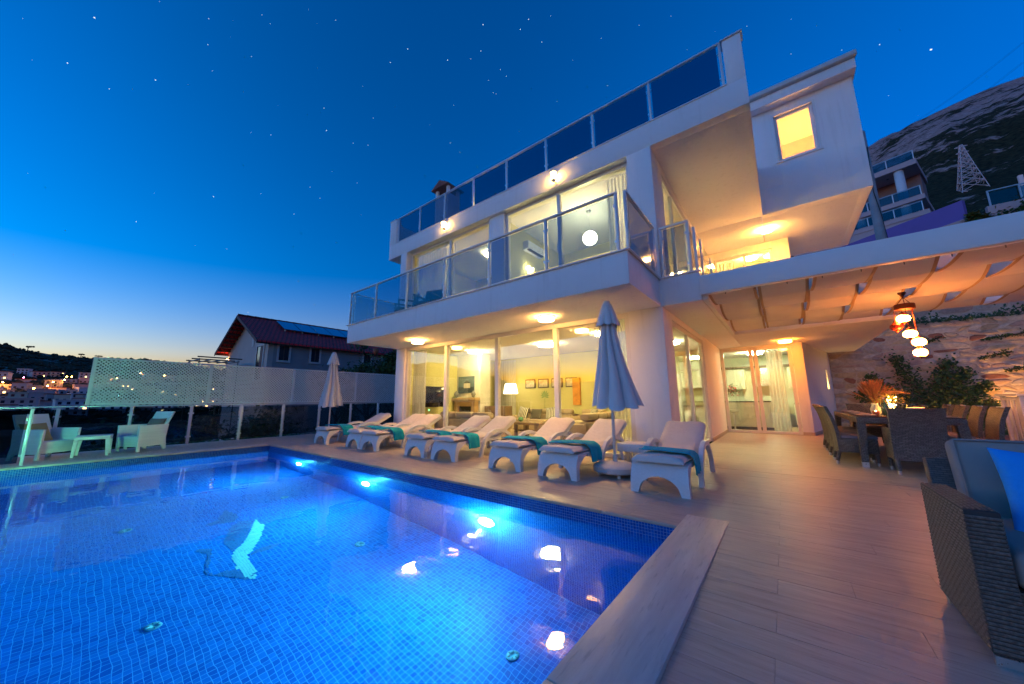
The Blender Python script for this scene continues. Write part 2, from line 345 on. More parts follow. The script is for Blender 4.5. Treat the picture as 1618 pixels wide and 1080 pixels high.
while True:
    y0 = PY1+k*PIT; y1 = y0+PIT
    if y0 > 18.2: break
    if y1 <= PY1+.01: trow(y0,y1,[(-13.5,PX0-.36),(-.53,5.1)],k)
    elif y0 < 6.7: trow(y0,min(y1,6.84),[(-13.5,5.1)],k)
    elif y0 < 14.0: trow(y0,y1,[(-1.6,5.1)],k)
    else: trow(y0,y1,[(.66+.215*(y1-14.1),5.1)],k)
    k += 1
def vis(t):
    c = Vector(((t[0]+t[1])/2,(t[2]+t[3])/2,0))-Vector((0,0,CAMH)); z = c.dot(fw)
    if z < .3: return 0
    u, v = c.dot(rt)/z*FPX, c.dot(up)/z*FPX
    if abs(u) > 880 or abs(v) > 600: return 0
    return (t[1]-t[0])/ (c.length**3)
tiles.sort(key=vis, reverse=True)
g = .0008; TM = {}; far = MB()
for i,(x0,x1,y0,y1) in enumerate(tiles):
    if i < 298:
        key = (round(x1-x0,3), round(y1-y0,3))
        if key not in TM:
            TM[key] = MB().box(g,x1-x0-g,g,y1-y0-g,-.0034,0).mesh('tile', bev=.0008, seg=1); TM[key].materials.append(TRAV)
        o = link('tile', TM[key], deck); o.location = (x0,y0,random.uniform(-.0006,.0006))
    else: far.box(x0+g,x1-g,y0+g,y1-g,-.0034,0)
far.build('tile_paving', TRAV, deck, kind='stuff')
# coping: slabs with a rounded nose, proud of the falling deck beside the camera
for y0,y1 in ((-4,-1.2),(-1.195,1.35),(1.355,3.985)):
    zt = lambda y: .004+.038*max(0,(3.985-y)/4)
    mb = MB(); P = [(-.876-.015,y0,zt(y0)-.035),(-.53,y0,-.015),(-.53,y1,-.015),(-.876-.015,y1,zt(y1)-.035),(-.876-.015,y0,zt(y0)),(-.53,y0,zt(y0)),(-.53,y1,zt(y1)),(-.876-.015,y1,zt(y1))]
    mb.add(P, [(0,3,2,1),(4,5,6,7),(0,1,5,4),(1,2,6,5),(2,3,7,6),(3,0,4,7)]); mb.build('coping', COPE, deck, bev=.006)
y = -4
while y < 3.6:
    y1 = min(y+1.2, PY1); MB().box(PX0-.358,PX0+.015,y+.002,y1-.002,-.03,.003).build('coping', COPE, deck, bev=.006); y = y1
x = PX0
while x < PX1-.03:
    x1 = min(x+1.2, PX1-.02); MB().box(x+.001,x1-.001,PY1-.016,PY1-.001,-.03,-.0005).build('coping', TRAV, deck, bev=.003); x = x1
C1, C2, GR = (.002,.07,.38), (.004,.14,.56), (.26,.44,.68)
basin = MB().box(PX0-.2,PX1+.2,PY0-.2,PY1+.2,ZF-.2,ZF).build('pool_basin', mosaic('mosaic_floor', (0,1), .05, C1, C2, (.06,.30,.70)), kind='structure')
mw = mosaic('mosaic_side', (0,2), .0285, C1, C2, GR); mx = mosaic('mosaic_end', (1,2), .0285, C1, C2, GR)
MB().box(PX0-.2,PX1+.2,PY1,PY1+.2,ZF,-.02).build('pool_wall', mw, basin)
MB().box(PX0-.2,PX1+.2,PY0-.2,PY0,ZF,ZW+.012).build('pool_wall', mw, basin)
MB().box(PX0-.2,PX0,PY0,PY1,ZF,-.02).build('pool_wall', mx, basin)
MB().box(PX1,PX1+.2,PY0,PY1,ZF,-.02).build('pool_wall', mx, basin)
# water
m, t, o = newmat('pool_water'); rf = nd(t,'ShaderNodeBsdfRefraction', IOR=1.333, Roughness=0.0); rf.inputs['Color'].default_value = (.90,.97,1,1)
gl = nd(t,'ShaderNodeBsdfGlossy', Roughness=0.0); fr = nd(t,'ShaderNodeFresnel', IOR=1.333); mxs = t.nodes.new('ShaderNodeMixShader')
tc = t.nodes.new('ShaderNodeTexCoord'); n1 = nd(t,'ShaderNodeTexNoise', Scale=2.2, Detail=2.0); n2 = nd(t,'ShaderNodeTexNoise', Scale=9.0, Detail=1.0)
for n in (n1,n2): t.links.new(tc.outputs['Object'], n.inputs['Vector'])
b = nd(t,'ShaderNodeBump', Strength=.055, Distance=.10); t.links.new(mth(t,'ADD', n1.outputs[0], mth(t,'MULTIPLY', n2.outputs[0], .12)), b.inputs['Height'])
for n in (rf,gl,fr): t.links.new(b.outputs[0], n.inputs['Normal'])
t.links.new(fr.outputs[0], mxs.inputs[0]); t.links.new(rf.outputs[0], mxs.inputs[1]); t.links.new(gl.outputs[0], mxs.inputs[2]); t.links.new(mxs.outputs[0], o.inputs[0])
MB().grid(20,10,lambda u,v: (PX0+(PX1-PX0)*u, PY0-.2+(PY1-PY0+.2)*v, ZW)).build('water', m, kind='structure')
# refraction-aware placing of things seen on the pool floor
def floor_pt(x, y, zf=ZF):
    d = pxdir(x,y); p0 = Vector((0,0,CAMH)) + d*((ZW-CAMH)/d.z); e = 1/1.333; c = -d.z
    tt = d*e + Vector((0,0,1))*(e*c-math.sqrt(1-e*e*(1-c*c))); return p0 + tt*((zf-ZW)/tt.z)
INL = pbr('inlet_plastic', (.12,.34,.42), .4)
for i,(x,y,l) in enumerate(((243,990,'round inlet on the pool floor nearest the lower left corner'),(198,838,'round inlet on the pool floor near the left armchair reflection'),(568,860,'round inlet on the pool floor right of the dolphin mosaic'),(810,1036,'round inlet on the pool floor nearest the right coping'),(449,786,'round inlet on the pool floor far beyond the dolphin mosaic'))):
    q = floor_pt(x,y); r_ = thing('pool_inlet', l, 'pool inlet', (q.x,q.y,ZF), group='inlets set into the pool floor')
    MB().lathe([(.062,0),(.062,.008),(.055,.014),(.018,.016),(.018,.012),(.0,.012)],24).build('ring', INL, r_, smooth=True)
    for k in range(6):
        a = k*math.pi/3; MB().box(.026,.048,-.004,.004,.013,.018,Matrix.Rotation(a,4,'Z')).build('slot', pbr('inlet_slot',(.05,.1,.14),.6), r_)
# dolphin mosaic inlay
dl = thing('dolphin_mosaic', 'pale bellied dolphin mosaic inlaid in the blue pool floor', 'mosaic', (0,0,0))
def inlay(name, pts, matl, z):
    P = [floor_pt(a/2.7, 680+b/2.7) for a,b in pts]
    step = .025; xs = [p.x for p in P]; ys = [p.y for p in P]; mb = MB()
    def inside(x,y):
        c = False; n = len(P)
        for i in range(n):
            a,b = P[i],P[(i+1)%n]
            if (a.y > y) != (b.y > y) and x < (b.x-a.x)*(y-a.y)/(b.y-a.y)+a.x: c = not c
        return c
    i0, i1, j0, j1 = [int(math.floor(q/step)) for q in (min(xs),max(xs),min(ys),max(ys))]
    for i in range(i0,i1+1):
        for j in range(j0,j1+1):
            if inside((i+.5)*step,(j+.5)*step): mb.box(i*step+.0012,(i+1)*step-.0012,j*step+.0012,(j+1)*step-.0012,ZF+z-.003,ZF+z)
    mb.build(name, matl, dl, kind='stuff')
inlay('belly', [(1090,375),(1130,405),(1118,450),(1085,495),(1055,530),(1065,560),(1098,600),(1085,637),(1058,632),(1010,588),(988,540),(1000,518),(1040,480),(1070,430)], pbr('mosaic_pale',(.30,.62,.60),.3,.10,30), .004)
GRY = pbr('mosaic_grey',(.04,.13,.36),.3,.25,40)
for pts in ([(1085,380),(1065,430),(1035,480),(995,515),(960,470),(985,410),(1030,385)], [(960,340),(1020,365),(1000,390),(930,400),(868,408),(930,380)], [(822,508),(905,503),(905,530),(885,590),(905,618),(880,612),(872,580),(890,530),(850,520)], [(1060,532),(1100,520),(1160,505),(1200,478),(1150,488),(1090,505)], [(1098,600),(1060,632),(1010,590),(960,600),(905,618),(1000,628),(1055,640)]): inlay('back', pts, GRY, .006)
# underwater lamps on the wall below the loungers
for i,(x,l) in enumerate(((-9.17,'farthest of the glowing underwater lamps in the pool side wall'),(-6.2,'middle of the glowing underwater lamps in the pool side wall'),(-3.24,'nearest of the glowing underwater lamps in the pool side wall'))):
    r_ = thing('pool_lamp', l, 'pool lamp', (x,PY1,-.93), group='underwater lamps in the pool wall')
    mk = lambda a,b,rr_: MB().tube([(0,a,0),(0,b,0)], rr_, 24)
    mk(-.02,-.001,.135).build('ring', pbr('lamp_ring',(.7,.75,.78),.3), r_)
    mk(-.035,-.0205,.11).build('lens', emis('pool_lamp_lens', (.45,.95,1), 60), r_)
    ld = bpy.data.lights.new('pool_lamp_light','SPOT'); ld.energy = 21; ld.color = (.08,.80,1); ld.spot_size = R(150); ld.spot_blend = 1.0; ld.shadow_soft_size = 0
    lo = bpy.data.objects.new('pool_lamp_light', ld); col.objects.link(lo); lo.parent = r_; lo.location = (0,-.06,0); lo.rotation_euler = (R(-98),0,0)
    ld = bpy.data.lights.new('pool_wall_fill','POINT'); ld.energy = 4.2; ld.color = (.06,.70,1); ld.shadow_soft_size = 0; lo = bpy.data.objects.new('pool_wall_fill', ld); col.objects.link(lo); lo.parent = r_; lo.location = (0,-.32,.1)  # added fill light off the wall, imitates lamp glow scattered by the water
# ---------------------------------------------------------------- villa shell
villa = thing('villa', 'white three storey villa with lit windows, balconies and roof terrace', 'house')
def wl(*b, n='wall', m=None, bev=.004): return bx(n, m or WHITE, villa, *b, bev=bev)
Y0, SB, ST_, US = 6.745, 2.874, 3.405, 6.27
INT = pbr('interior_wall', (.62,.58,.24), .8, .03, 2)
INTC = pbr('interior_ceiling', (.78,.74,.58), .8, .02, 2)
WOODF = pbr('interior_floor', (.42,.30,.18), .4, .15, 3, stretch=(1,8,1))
# ground floor
wl(-10.2,-9.73,Y0,Y0+.30,0,SB, n='column'); wl(-10.2,-10.0,Y0+.30,13.6,0,SB)
wl(-2.28,-1.63,Y0,Y0+.20,0,SB, n='column'); wl(-1.76,-1.63,Y0+.20,7.42,0,SB)
wl(-1.76,-1.63,10.85,14.12,0,SB); wl(-1.76,-1.632,7.42,10.85,2.74,SB)
wl(.36,.63,14.12,14.35,0,SB); wl(-1.63,.36,14.13,14.35,2.83,SB)
# slanted wall beside the stone wall, with the lamp niche
ob = MB(); a_, b_ = Vector((.63,14.12,0)), Vector((1.73,19.2,0)); d_ = (b_-a_).normalized(); nrm = Vector((-d_.y,d_.x,0))
Mo = Matrix((d_, nrm, Vector((0,0,1)))).transposed().to_4x4(); Mo.translation = a_; Lw = (b_-a_).length
for (u0,u1,z0,z1) in ((0,3.35,0,SB),(3.65,Lw,0,SB),(3.35,3.65,0,1.45),(3.35,3.65,2.15,SB)): ob.box(u0,u1,.001,.22,z0,z1,Mo)
ob.build('wall', WHITE, villa)
MB().box(3.35,3.65,.16,.22,1.45,2.15,Mo).build('niche', WHITE2, villa)
wl(-10.2,-1.65,5.03,Y0,SB,ST_, n='balcony_slab'); wl(-10.2,-1.63,Y0,14.2,SB+.001,ST_-.03, n='floor_slab')
wl(-1.63,-.96,Y0,14.2,SB,ST_, n='balcony_slab'); wl(-.958,2.33,11.24,19.2,SB+.0005,ST_-.02, n='floor_slab')
wl(-3.45,-.96,14.2,19.2,SB+.0007,ST_-.025, n='floor_slab'); wl(-10.3,-10.2,5.35,5.5,3.28,3.42, n='drain_spout', m=ALU); wl(-10.26,-1.60,4.99,5.07,ST_,ST_+.022, n='slab_coping'); wl(-1.66,-1.60,5.07,Y0-.002,ST_,ST_+.022, n='slab_coping'); wl(-1.60,-.92,Y0-.04,Y0+.06,ST_,ST_+.022, n='slab_coping')
bx('balcony_floor', pbr('balcony_tile',(.5,.44,.36),.6,.1,4), villa, -10.2,-1.63,5.07,6.75,ST_-.005,ST_+.004)
# baseboards
BB = pbr('baseboard', (.50,.42,.33), .6, .1, 5)
bx('baseboard', BB, villa, -1.632,-1.615,10.87,14.10,0,.09); bx('baseboard', BB, villa, .36,.63,14.10,14.121,0,.09)
MB().box(0,3.3,-.014,.0,0,.09,Mo).build('baseboard', BB, villa)
# living-room interior shell
bx('interior_floor', WOODF, villa, -10.0,-1.77,6.9,18.4,-.05,.005)
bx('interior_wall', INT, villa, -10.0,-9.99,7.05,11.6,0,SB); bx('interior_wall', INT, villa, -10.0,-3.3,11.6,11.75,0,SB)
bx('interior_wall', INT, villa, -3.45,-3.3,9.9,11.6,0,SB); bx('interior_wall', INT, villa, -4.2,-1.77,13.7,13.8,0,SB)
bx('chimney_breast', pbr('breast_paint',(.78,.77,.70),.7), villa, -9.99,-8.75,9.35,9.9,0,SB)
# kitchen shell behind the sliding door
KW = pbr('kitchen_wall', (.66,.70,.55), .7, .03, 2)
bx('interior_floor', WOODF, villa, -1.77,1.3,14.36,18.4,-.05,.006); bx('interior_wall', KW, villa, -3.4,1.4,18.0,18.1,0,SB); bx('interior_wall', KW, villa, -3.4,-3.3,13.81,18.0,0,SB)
# first floor
wl(-10.2,-9.86,Y0,Y0+.25,ST_+.005,US); wl(-6.1,-5.56,Y0+.1,Y0+.33,ST_+.005,US); wl(-2.1,-1.61,Y0,Y0+.25,ST_+.023,US)
wl(-1.73,-1.611,Y0+.25,7.55,ST_+.005,US); wl(-1.73,-1.611,11.75,13.75,ST_,US); wl(-10.2,-10.05,Y0+.25,12,ST_+.002,US); wl(-1.73,-1.612,7.55,11.75,6.1,US)
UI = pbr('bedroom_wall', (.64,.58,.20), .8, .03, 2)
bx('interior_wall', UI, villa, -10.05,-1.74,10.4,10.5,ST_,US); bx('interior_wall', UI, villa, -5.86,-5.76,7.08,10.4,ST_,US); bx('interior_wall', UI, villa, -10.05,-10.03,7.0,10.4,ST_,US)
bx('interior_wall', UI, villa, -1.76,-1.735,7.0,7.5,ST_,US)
# upper terrace back wall
wl(-1.61,-1.47,13.75,13.95,ST_-.02,US); wl(.22,.66,13.75,13.95,ST_-.02,US); wl(-1.47,.22,13.751,13.95,6.03,US); wl(-1.47,.22,13.751,13.95,ST_-.02,4.2)
wl(.64,.66,13.95,16,ST_-.02,US); bx('interior_wall', UI, villa, -2.5,.6,15.8,15.9,ST_-.02,US)
# roof terrace band, parapet and fin
wl(-10.97,.09,Y0,6.95,US,6.80, n='parapet'); wl(-10.97,-10.56,Y0+.001,6.949,6.80,7.76, n='parapet'); wl(-.20,.09,Y0+.001,6.949,6.80,7.74, n='parapet')
wl(-10.97,-10.80,6.95,12,US,7.72, n='parapet'); wl(-10.80,.089,6.95,11.62,US+.001,6.60, n='roof_slab'); wl(-.06,.088,6.95,11.6,6.60,7.74, n='parapet')
wl(-10.4,.05,11.62,16,US+.001,6.5, n='roof_slab'); wl(-1.73,-1.612,13.95,16,ST_,US); wl(.05,.66,13.9,16,US+.0015,6.5, n='roof_slab')
bx('parapet_cap', ALU, villa, -.23,.12,Y0-.03,6.98,7.742,7.765); bx('parapet_cap', ALU, villa, -10.99,-10.54,Y0-.02,6.97,7.762,7.78); bx('parapet_cap', FRAME, villa, -10.56,-.2,Y0-.02,6.97,6.802,6.822)
# top-floor wing
wl(.07,.63,11.55,15.8,7.0,9.4); 
wg = MB(); 
for b in ((.07,.63,11.552,11.8,US,9.4),(1.48,2.30,11.552,11.8,US,9.4),(.63,1.48,11.553,11.8,US,7.73),(.63,1.48,11.553,11.8,9.12,9.4)): wg.box(*b)
wg.build('wall', WHITE, villa); wl(2.10,2.299,11.8,15.8,US,9.4); wl(.07,2.295,11.8,15.8,US+.0005,6.6, n='floor_slab'); wl(.07,2.3,15.6,15.79,6.6,9.4)
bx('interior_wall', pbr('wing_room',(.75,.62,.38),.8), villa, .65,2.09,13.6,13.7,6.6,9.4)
wl(-.02,2.36,11.28,15.9,9.4,9.68, n='eave', bev=.01); bx('gutter', pbr('gutter_paint',(.55,.58,.57),.4), villa, -.05,2.40,11.17,11.33,9.69,9.83, bev=.03)
RT = pbr('roof_tile', (.28,.09,.06), .8, .2, 8, .4, 30)
rf_ = MB().prism([(11.3,9.70),(13.7,10.6),(16,9.7)],'x',-.02,2.38).build('roof', RT, villa)
for (x,z) in ((2.39,9.05),(2.36,8.65)): MB().tube([(x,12.6,z),(x,13.2,z)],.06,8).build('roof_tile', RT, villa)

# windows: a part with frame, panes as sub-parts
def window(ax, c, u0, u1, z0, z1, mull=(), fwid=.07, dep=.09, pane=None, parent=None, name='window', bars=()):
    fr = MB(); B = (lambda a,b,y0,y1,e,f: fr.box(a,b,c+y0,c+y1,e,f)) if ax == 'y' else (lambda a,b,y0,y1,e,f: fr.box(c+y0,c+y1,a,b,e,f))
    B(u0,u0+fwid,0,dep,z0,z1); B(u1-fwid,u1,0,dep,z0,z1); B(u0+fwid,u1-fwid,.002,dep-.002,z1-fwid,z1); B(u0+fwid,u1-fwid,.002,dep-.002,z0,z0+fwid*.8)
    for q in mull: B(q-fwid*.55,q+fwid*.55,.004,dep-.004,z0+fwid*.8,z1-fwid)
    for q in bars: B(u0+fwid,u1-fwid,.006,dep-.006,q-fwid*.4,q+fwid*.4)
    f = fr.build(name, FRAME, parent or villa, bev=.004, seg=1)
    e = [u0+fwid]+[x for q in mull for x in (q-fwid*.55,q+fwid*.55)]+[u1-fwid]
    for i in range(0,len(e),2):
        mb = MB(); k = c+dep*.5
        if ax == 'y': mb.box(e[i],e[i+1],k-.004,k+.004,z0+fwid*.8,z1-fwid)
        else: mb.box(k-.004,k+.004,e[i],e[i+1],z0+fwid*.8,z1-fwid)
        mb.build('pane', pane or PANE, f)
    return f
window('y', 6.80, -9.73,-2.28, .005,SB-.005, (-7.78,-5.80,-4.03), .10, .12)
window('x', -1.74, 7.43,10.84, .005,2.735, (9.05,), .09, .08)
window('y', 14.16, -1.62,.35, .005,2.825, (-.74,-.60), .09, .1, name='sliding_door')
window('y', 6.93, -9.85,-6.11, ST_+.01,US-.005, (-7.82,), .08, .1)
window('y', 6.93, -5.55,-2.11, ST_+.01,US-.005, (-3.89,), .08, .1)
window('x', -1.72, 7.56,11.74, ST_+.01,6.095, (8.5,10.1), .08, .08)
window('y', 13.80, -1.46,.21, 4.21,6.025, (-.55,), .07, .09)
window('y', 11.62, .635,1.475, 7.735,9.115, (), .07, .08)
fr_ = MB()
for b in ((.58,.63,11.535,11.551,7.68,9.17),(1.48,1.53,11.535,11.551,7.68,9.17),(.63,1.48,11.535,11.551,9.12,9.17),(.56,1.55,11.51,11.551,7.65,7.70)): fr_.box(*b)
fr_.build('window_surround', WHITE2, villa)
# chimney on the roof terrace
ch = thing('chimney', 'white roof terrace chimney with a tiled open cap behind the glass', 'chimney', (-9.3,8.05,6.6))
bx('shaft', WHITE, ch, -.36,.36,-.3,.3,0,2.15, bev=.01)
for sx_ in (-1,1):
    for sy_ in (-1,1): bx('leg', WHITE, ch, sx_*.30-.05,sx_*.30+.05,sy_*.24-.05,sy_*.24+.05,2.15,2.42)
MB().prism([(-.48,2.42),(.48,2.42),(0,2.70)],'y',-.42,.42).build('cap', RT, ch); MB().lathe([(.05,2.66),(.07,2.72),(.03,2.82),(0,2.86)],8).build('finial', RT, ch)

# ---------------------------------------------------------------- balustrades
def balustrade(label, ax, c, us, z0, z1, tint, rail=True, group=None, gap=.03, tw=.045, railz=None):
    b = thing('balustrade', label, 'balustrade', group=group)
    B = (lambda n,m,a,e,y0,y1,f,h,**k: bx(n,m,b,a,e,c+y0,c+y1,f,h,**k)) if ax == 'y' else (lambda n,m,a,e,y0,y1,f,h,**k: bx(n,m,b,c+y0,c+y1,a,e,f,h,**k))
    for u in us: B('post',ALU,u-tw/2,u+tw/2,-tw/2,tw/2,z0,z1,bev=.004)
    if rail: B('top_rail',ALU,us[0]-tw/2,us[-1]+tw/2,-.03,.03,z1,z1+.035,bev=.006)
    for p,q in zip(us,us[1:]):
        B('pane',tint,p+tw/2+gap,q-tw/2-gap,-.005,.005,z0+.05,z1-.03)
        for u in (p+tw/2,q-tw/2-gap):
            for zz in (z0+.18,z1-.2): B('clamp',STEEL,u,u+gap,-.014,.014,zz-.02,zz+.02)
    return b
balustrade('glass balustrade along the front of the first floor balcony','y',5.06,[-10.17,-8.77,-7.33,-5.88,-4.50,-3.12,-1.79],ST_+.022,4.41,TINT)
balustrade('short glass balustrade on the side of the first floor balcony','x',-1.66,[5.12,6.62],ST_+.022,4.41,TINT)
balustrade('glass balustrade at the left end of the balcony','x',-10.17,[5.15,6.70],ST_+.004,4.41,TINT)
balustrade('small two post glass balustrade beside the pergola corner','y',6.77,[-1.56,-1.08],ST_+.022,4.41,TINT)
balustrade('glass balustrade running back along the upper terrace edge','x',-.99,[6.82,7.44,8.65,10.0,11.2],ST_+.001,4.30,TINT, rail=False)
balustrade('dark glass balustrade along the roof terrace','y',6.78,[-10.47,-9.23,-7.96,-6.68,-5.40,-4.11,-2.83,-1.55,-.25],6.822,7.745,glass('roof_terrace_glass',(.42,.46,.55),1.5))
# pool-side fence of dark glass with lattice above
fen = thing('lattice_fence', 'white lattice privacy screen above dark glass panels behind the pool', 'fence', (-13.45,0,0))
ps = [-.04+1.168*k for k in range(-2,9)]
for u in ps: bx('post',ALU,fen,-.03,.03,u-.03,u+.03,0,1.06,bev=.004)
for p,q in zip(ps,ps[1:]):
    bx('pane',TINTD,fen,-.005,.005,p+.06,q-.06,.07,1.02)
    for u in (p+.03,q-.06):
        for zz in (.2,.85): bx('clamp',STEEL,fen,-.014,.014,u,u+.03,zz-.02,zz+.02)
bx('top_rail',ALU,fen,-.035,.035,ps[0],ps[-1]+.1,1.06,1.10,bev=.006)
LAT = pbr('lattice_paint',(.72,.73,.72),.5,.04,3)
lp = [.37,2.62,4.87,7.12,9.37]
for k,(p,q) in enumerate(zip(lp,lp[1:])):
    f = MB(); f.box(-.03,.03,p-.035,p+.035,1.115,2.29); f.box(-.03,.03,q-.035,q+.035,1.115,2.29) if k == 3 else None
    f.box(-.022,.022,p+.035,q-.035,1.115,1.165); f.box(-.022,.022,p+.035,q-.035,2.235,2.285); fr2 = f.build('lattice_frame',LAT,fen,bev=.003,seg=1)
    lt = MB(); y0,y1,z0,z1 = p+.035,q-.035,1.165,2.235; s = .080; wd = .027
    for sg in (1,-1):
        d0 = -(z1-z0) if sg == 1 else 0
        cc = y0+d0
        while cc < y1+(z1-z0):
            # diagonal line y = cc + sg*(z-z0), clipped to the frame
            za, zb = z0, z1; ya, yb = cc, cc+sg*(z1-z0)
            pts = []
            def clip(ya,za,yb,zb):
                t0,t1 = 0,1; dy = yb-ya
                for lo,hi in ((y0,y1),):
                    for bound,sgn in ((lo,1),(hi,-1)):
                        num = (bound-ya)*sgn; den = dy*sgn
                        if den == 0:
                            if num > 0: return None
                        else:
                            tt = num/den
                            if den > 0: t0 = max(t0,tt)
                            else: t1 = min(t1,tt)
                return None if t0 >= t1 else (ya+dy*t0, za+(zb-za)*t0, ya+dy*t1, za+(zb-za)*t1)
            r_ = clip(ya,za,yb,zb)
            if r_:
                a,b,c_,d = r_; n = Vector((0,-(d-b),c_-a)).normalized()*wd*.5; x0,x1 = (-.008,-.001) if sg == 1 else (.001,.008)
                V = [(x,)+(yy+s_*n.y, zz+s_*n.z) for x in (x0,x1) for (yy,zz,s_) in ((a,b,-1),(c_,d,-1),(c_,d,1),(a,b,1))]
                lt.add(V,[(0,1,2,3),(7,6,5,4),(0,4,5,1),(1,5,6,2),(2,6,7,3),(3,7,4,0)])
            cc += s
    lt.build('lattice',LAT,fr2,kind='stuff')
balustrade('end glass balustrade beside the left armchair at the pool edge','x',-11.5,[-2.8,-1.6,-.34],.003,1.06,TINTD)
# ---------------------------------------------------------------- lamps on the villa
LAMP = emis('ceiling_lamp_shade', (1,.46,.11), 38)
def ceiling_lamp(x, y, z, label, r=.165, mat=None, energy=0):
    t_ = thing('ceiling_lamp', label, 'ceiling lamp', (x,y,z), group='round ceiling lamps')
    MB().lathe([(r+.012,-.001),(r+.012,-.022),(r*.9,-.022)],28).build('base_ring', ALU, t_, smooth=True)
    MB().lathe([(r,-.0225),(r,-.08),(r-.02,-.092),(0,-.094)],28).build('shade', mat or LAMP, t_, smooth=True)
    return t_
ceiling_lamp(-3.77,6.04,SB,'round ceiling lamp under the balcony nearest the closed parasol')
ceiling_lamp(-8.18,6.09,SB,'round ceiling lamp under the far end of the balcony')
ceiling_lamp(.21,13.18,SB,'round ceiling lamp above the kitchen sliding door', mat=emis('kitchen_porch_lamp',(1,.25,.02),42))
ceiling_lamp(.14,12.62,US,'round ceiling lamp under the top floor wing', mat=emis('terrace_lamp',(1,.40,.07),85))
LAN = emis('lantern_glass', (1,.55,.10), 24)
def lantern(x, y, z, label):
    t_ = thing('wall_lantern', label, 'wall lantern', (x,y,z), group='lanterns on the roof terrace band')
    bx('backplate', ALU, t_, -.04,.04,-.012,0,-.12,.12); bx('arm', ALU, t_, -.012,.012,-.09,-.012,-.15,-.13)
    MB().lathe([(.03,-.17),(.06,-.13),(.065,-.12)],6,(0,-.11,0)).build('cup', ALU, t_); MB().lathe([(.055,-.119),(.075,.06)],6,(0,-.11,0)).build('lens', LAN, t_)
    MB().lathe([(.088,.061),(.04,.12),(.0,.15)],6,(0,-.11,0)).build('cap', ALU, t_)
    for k in range(6):
        a = k*math.pi/3; MB().tube([(.058*math.cos(a),-.11+.058*math.sin(a),-.12),(.078*math.cos(a),-.11+.078*math.sin(a),.06)],.005,4).build('bar', ALU, t_)
lantern(-3.83,Y0,6.52,'glowing wall lantern nearest the fin of the roof band'); lantern(-6.2,7.16,6.92,'glowing lantern seen through the middle roof terrace glass'); lantern(-7.81,Y0,6.58,'glowing wall lantern at the far end of the roof band')
bx('lantern_post', ALU, villa, -6.24,-6.16,7.16,7.20,6.60,7.06)

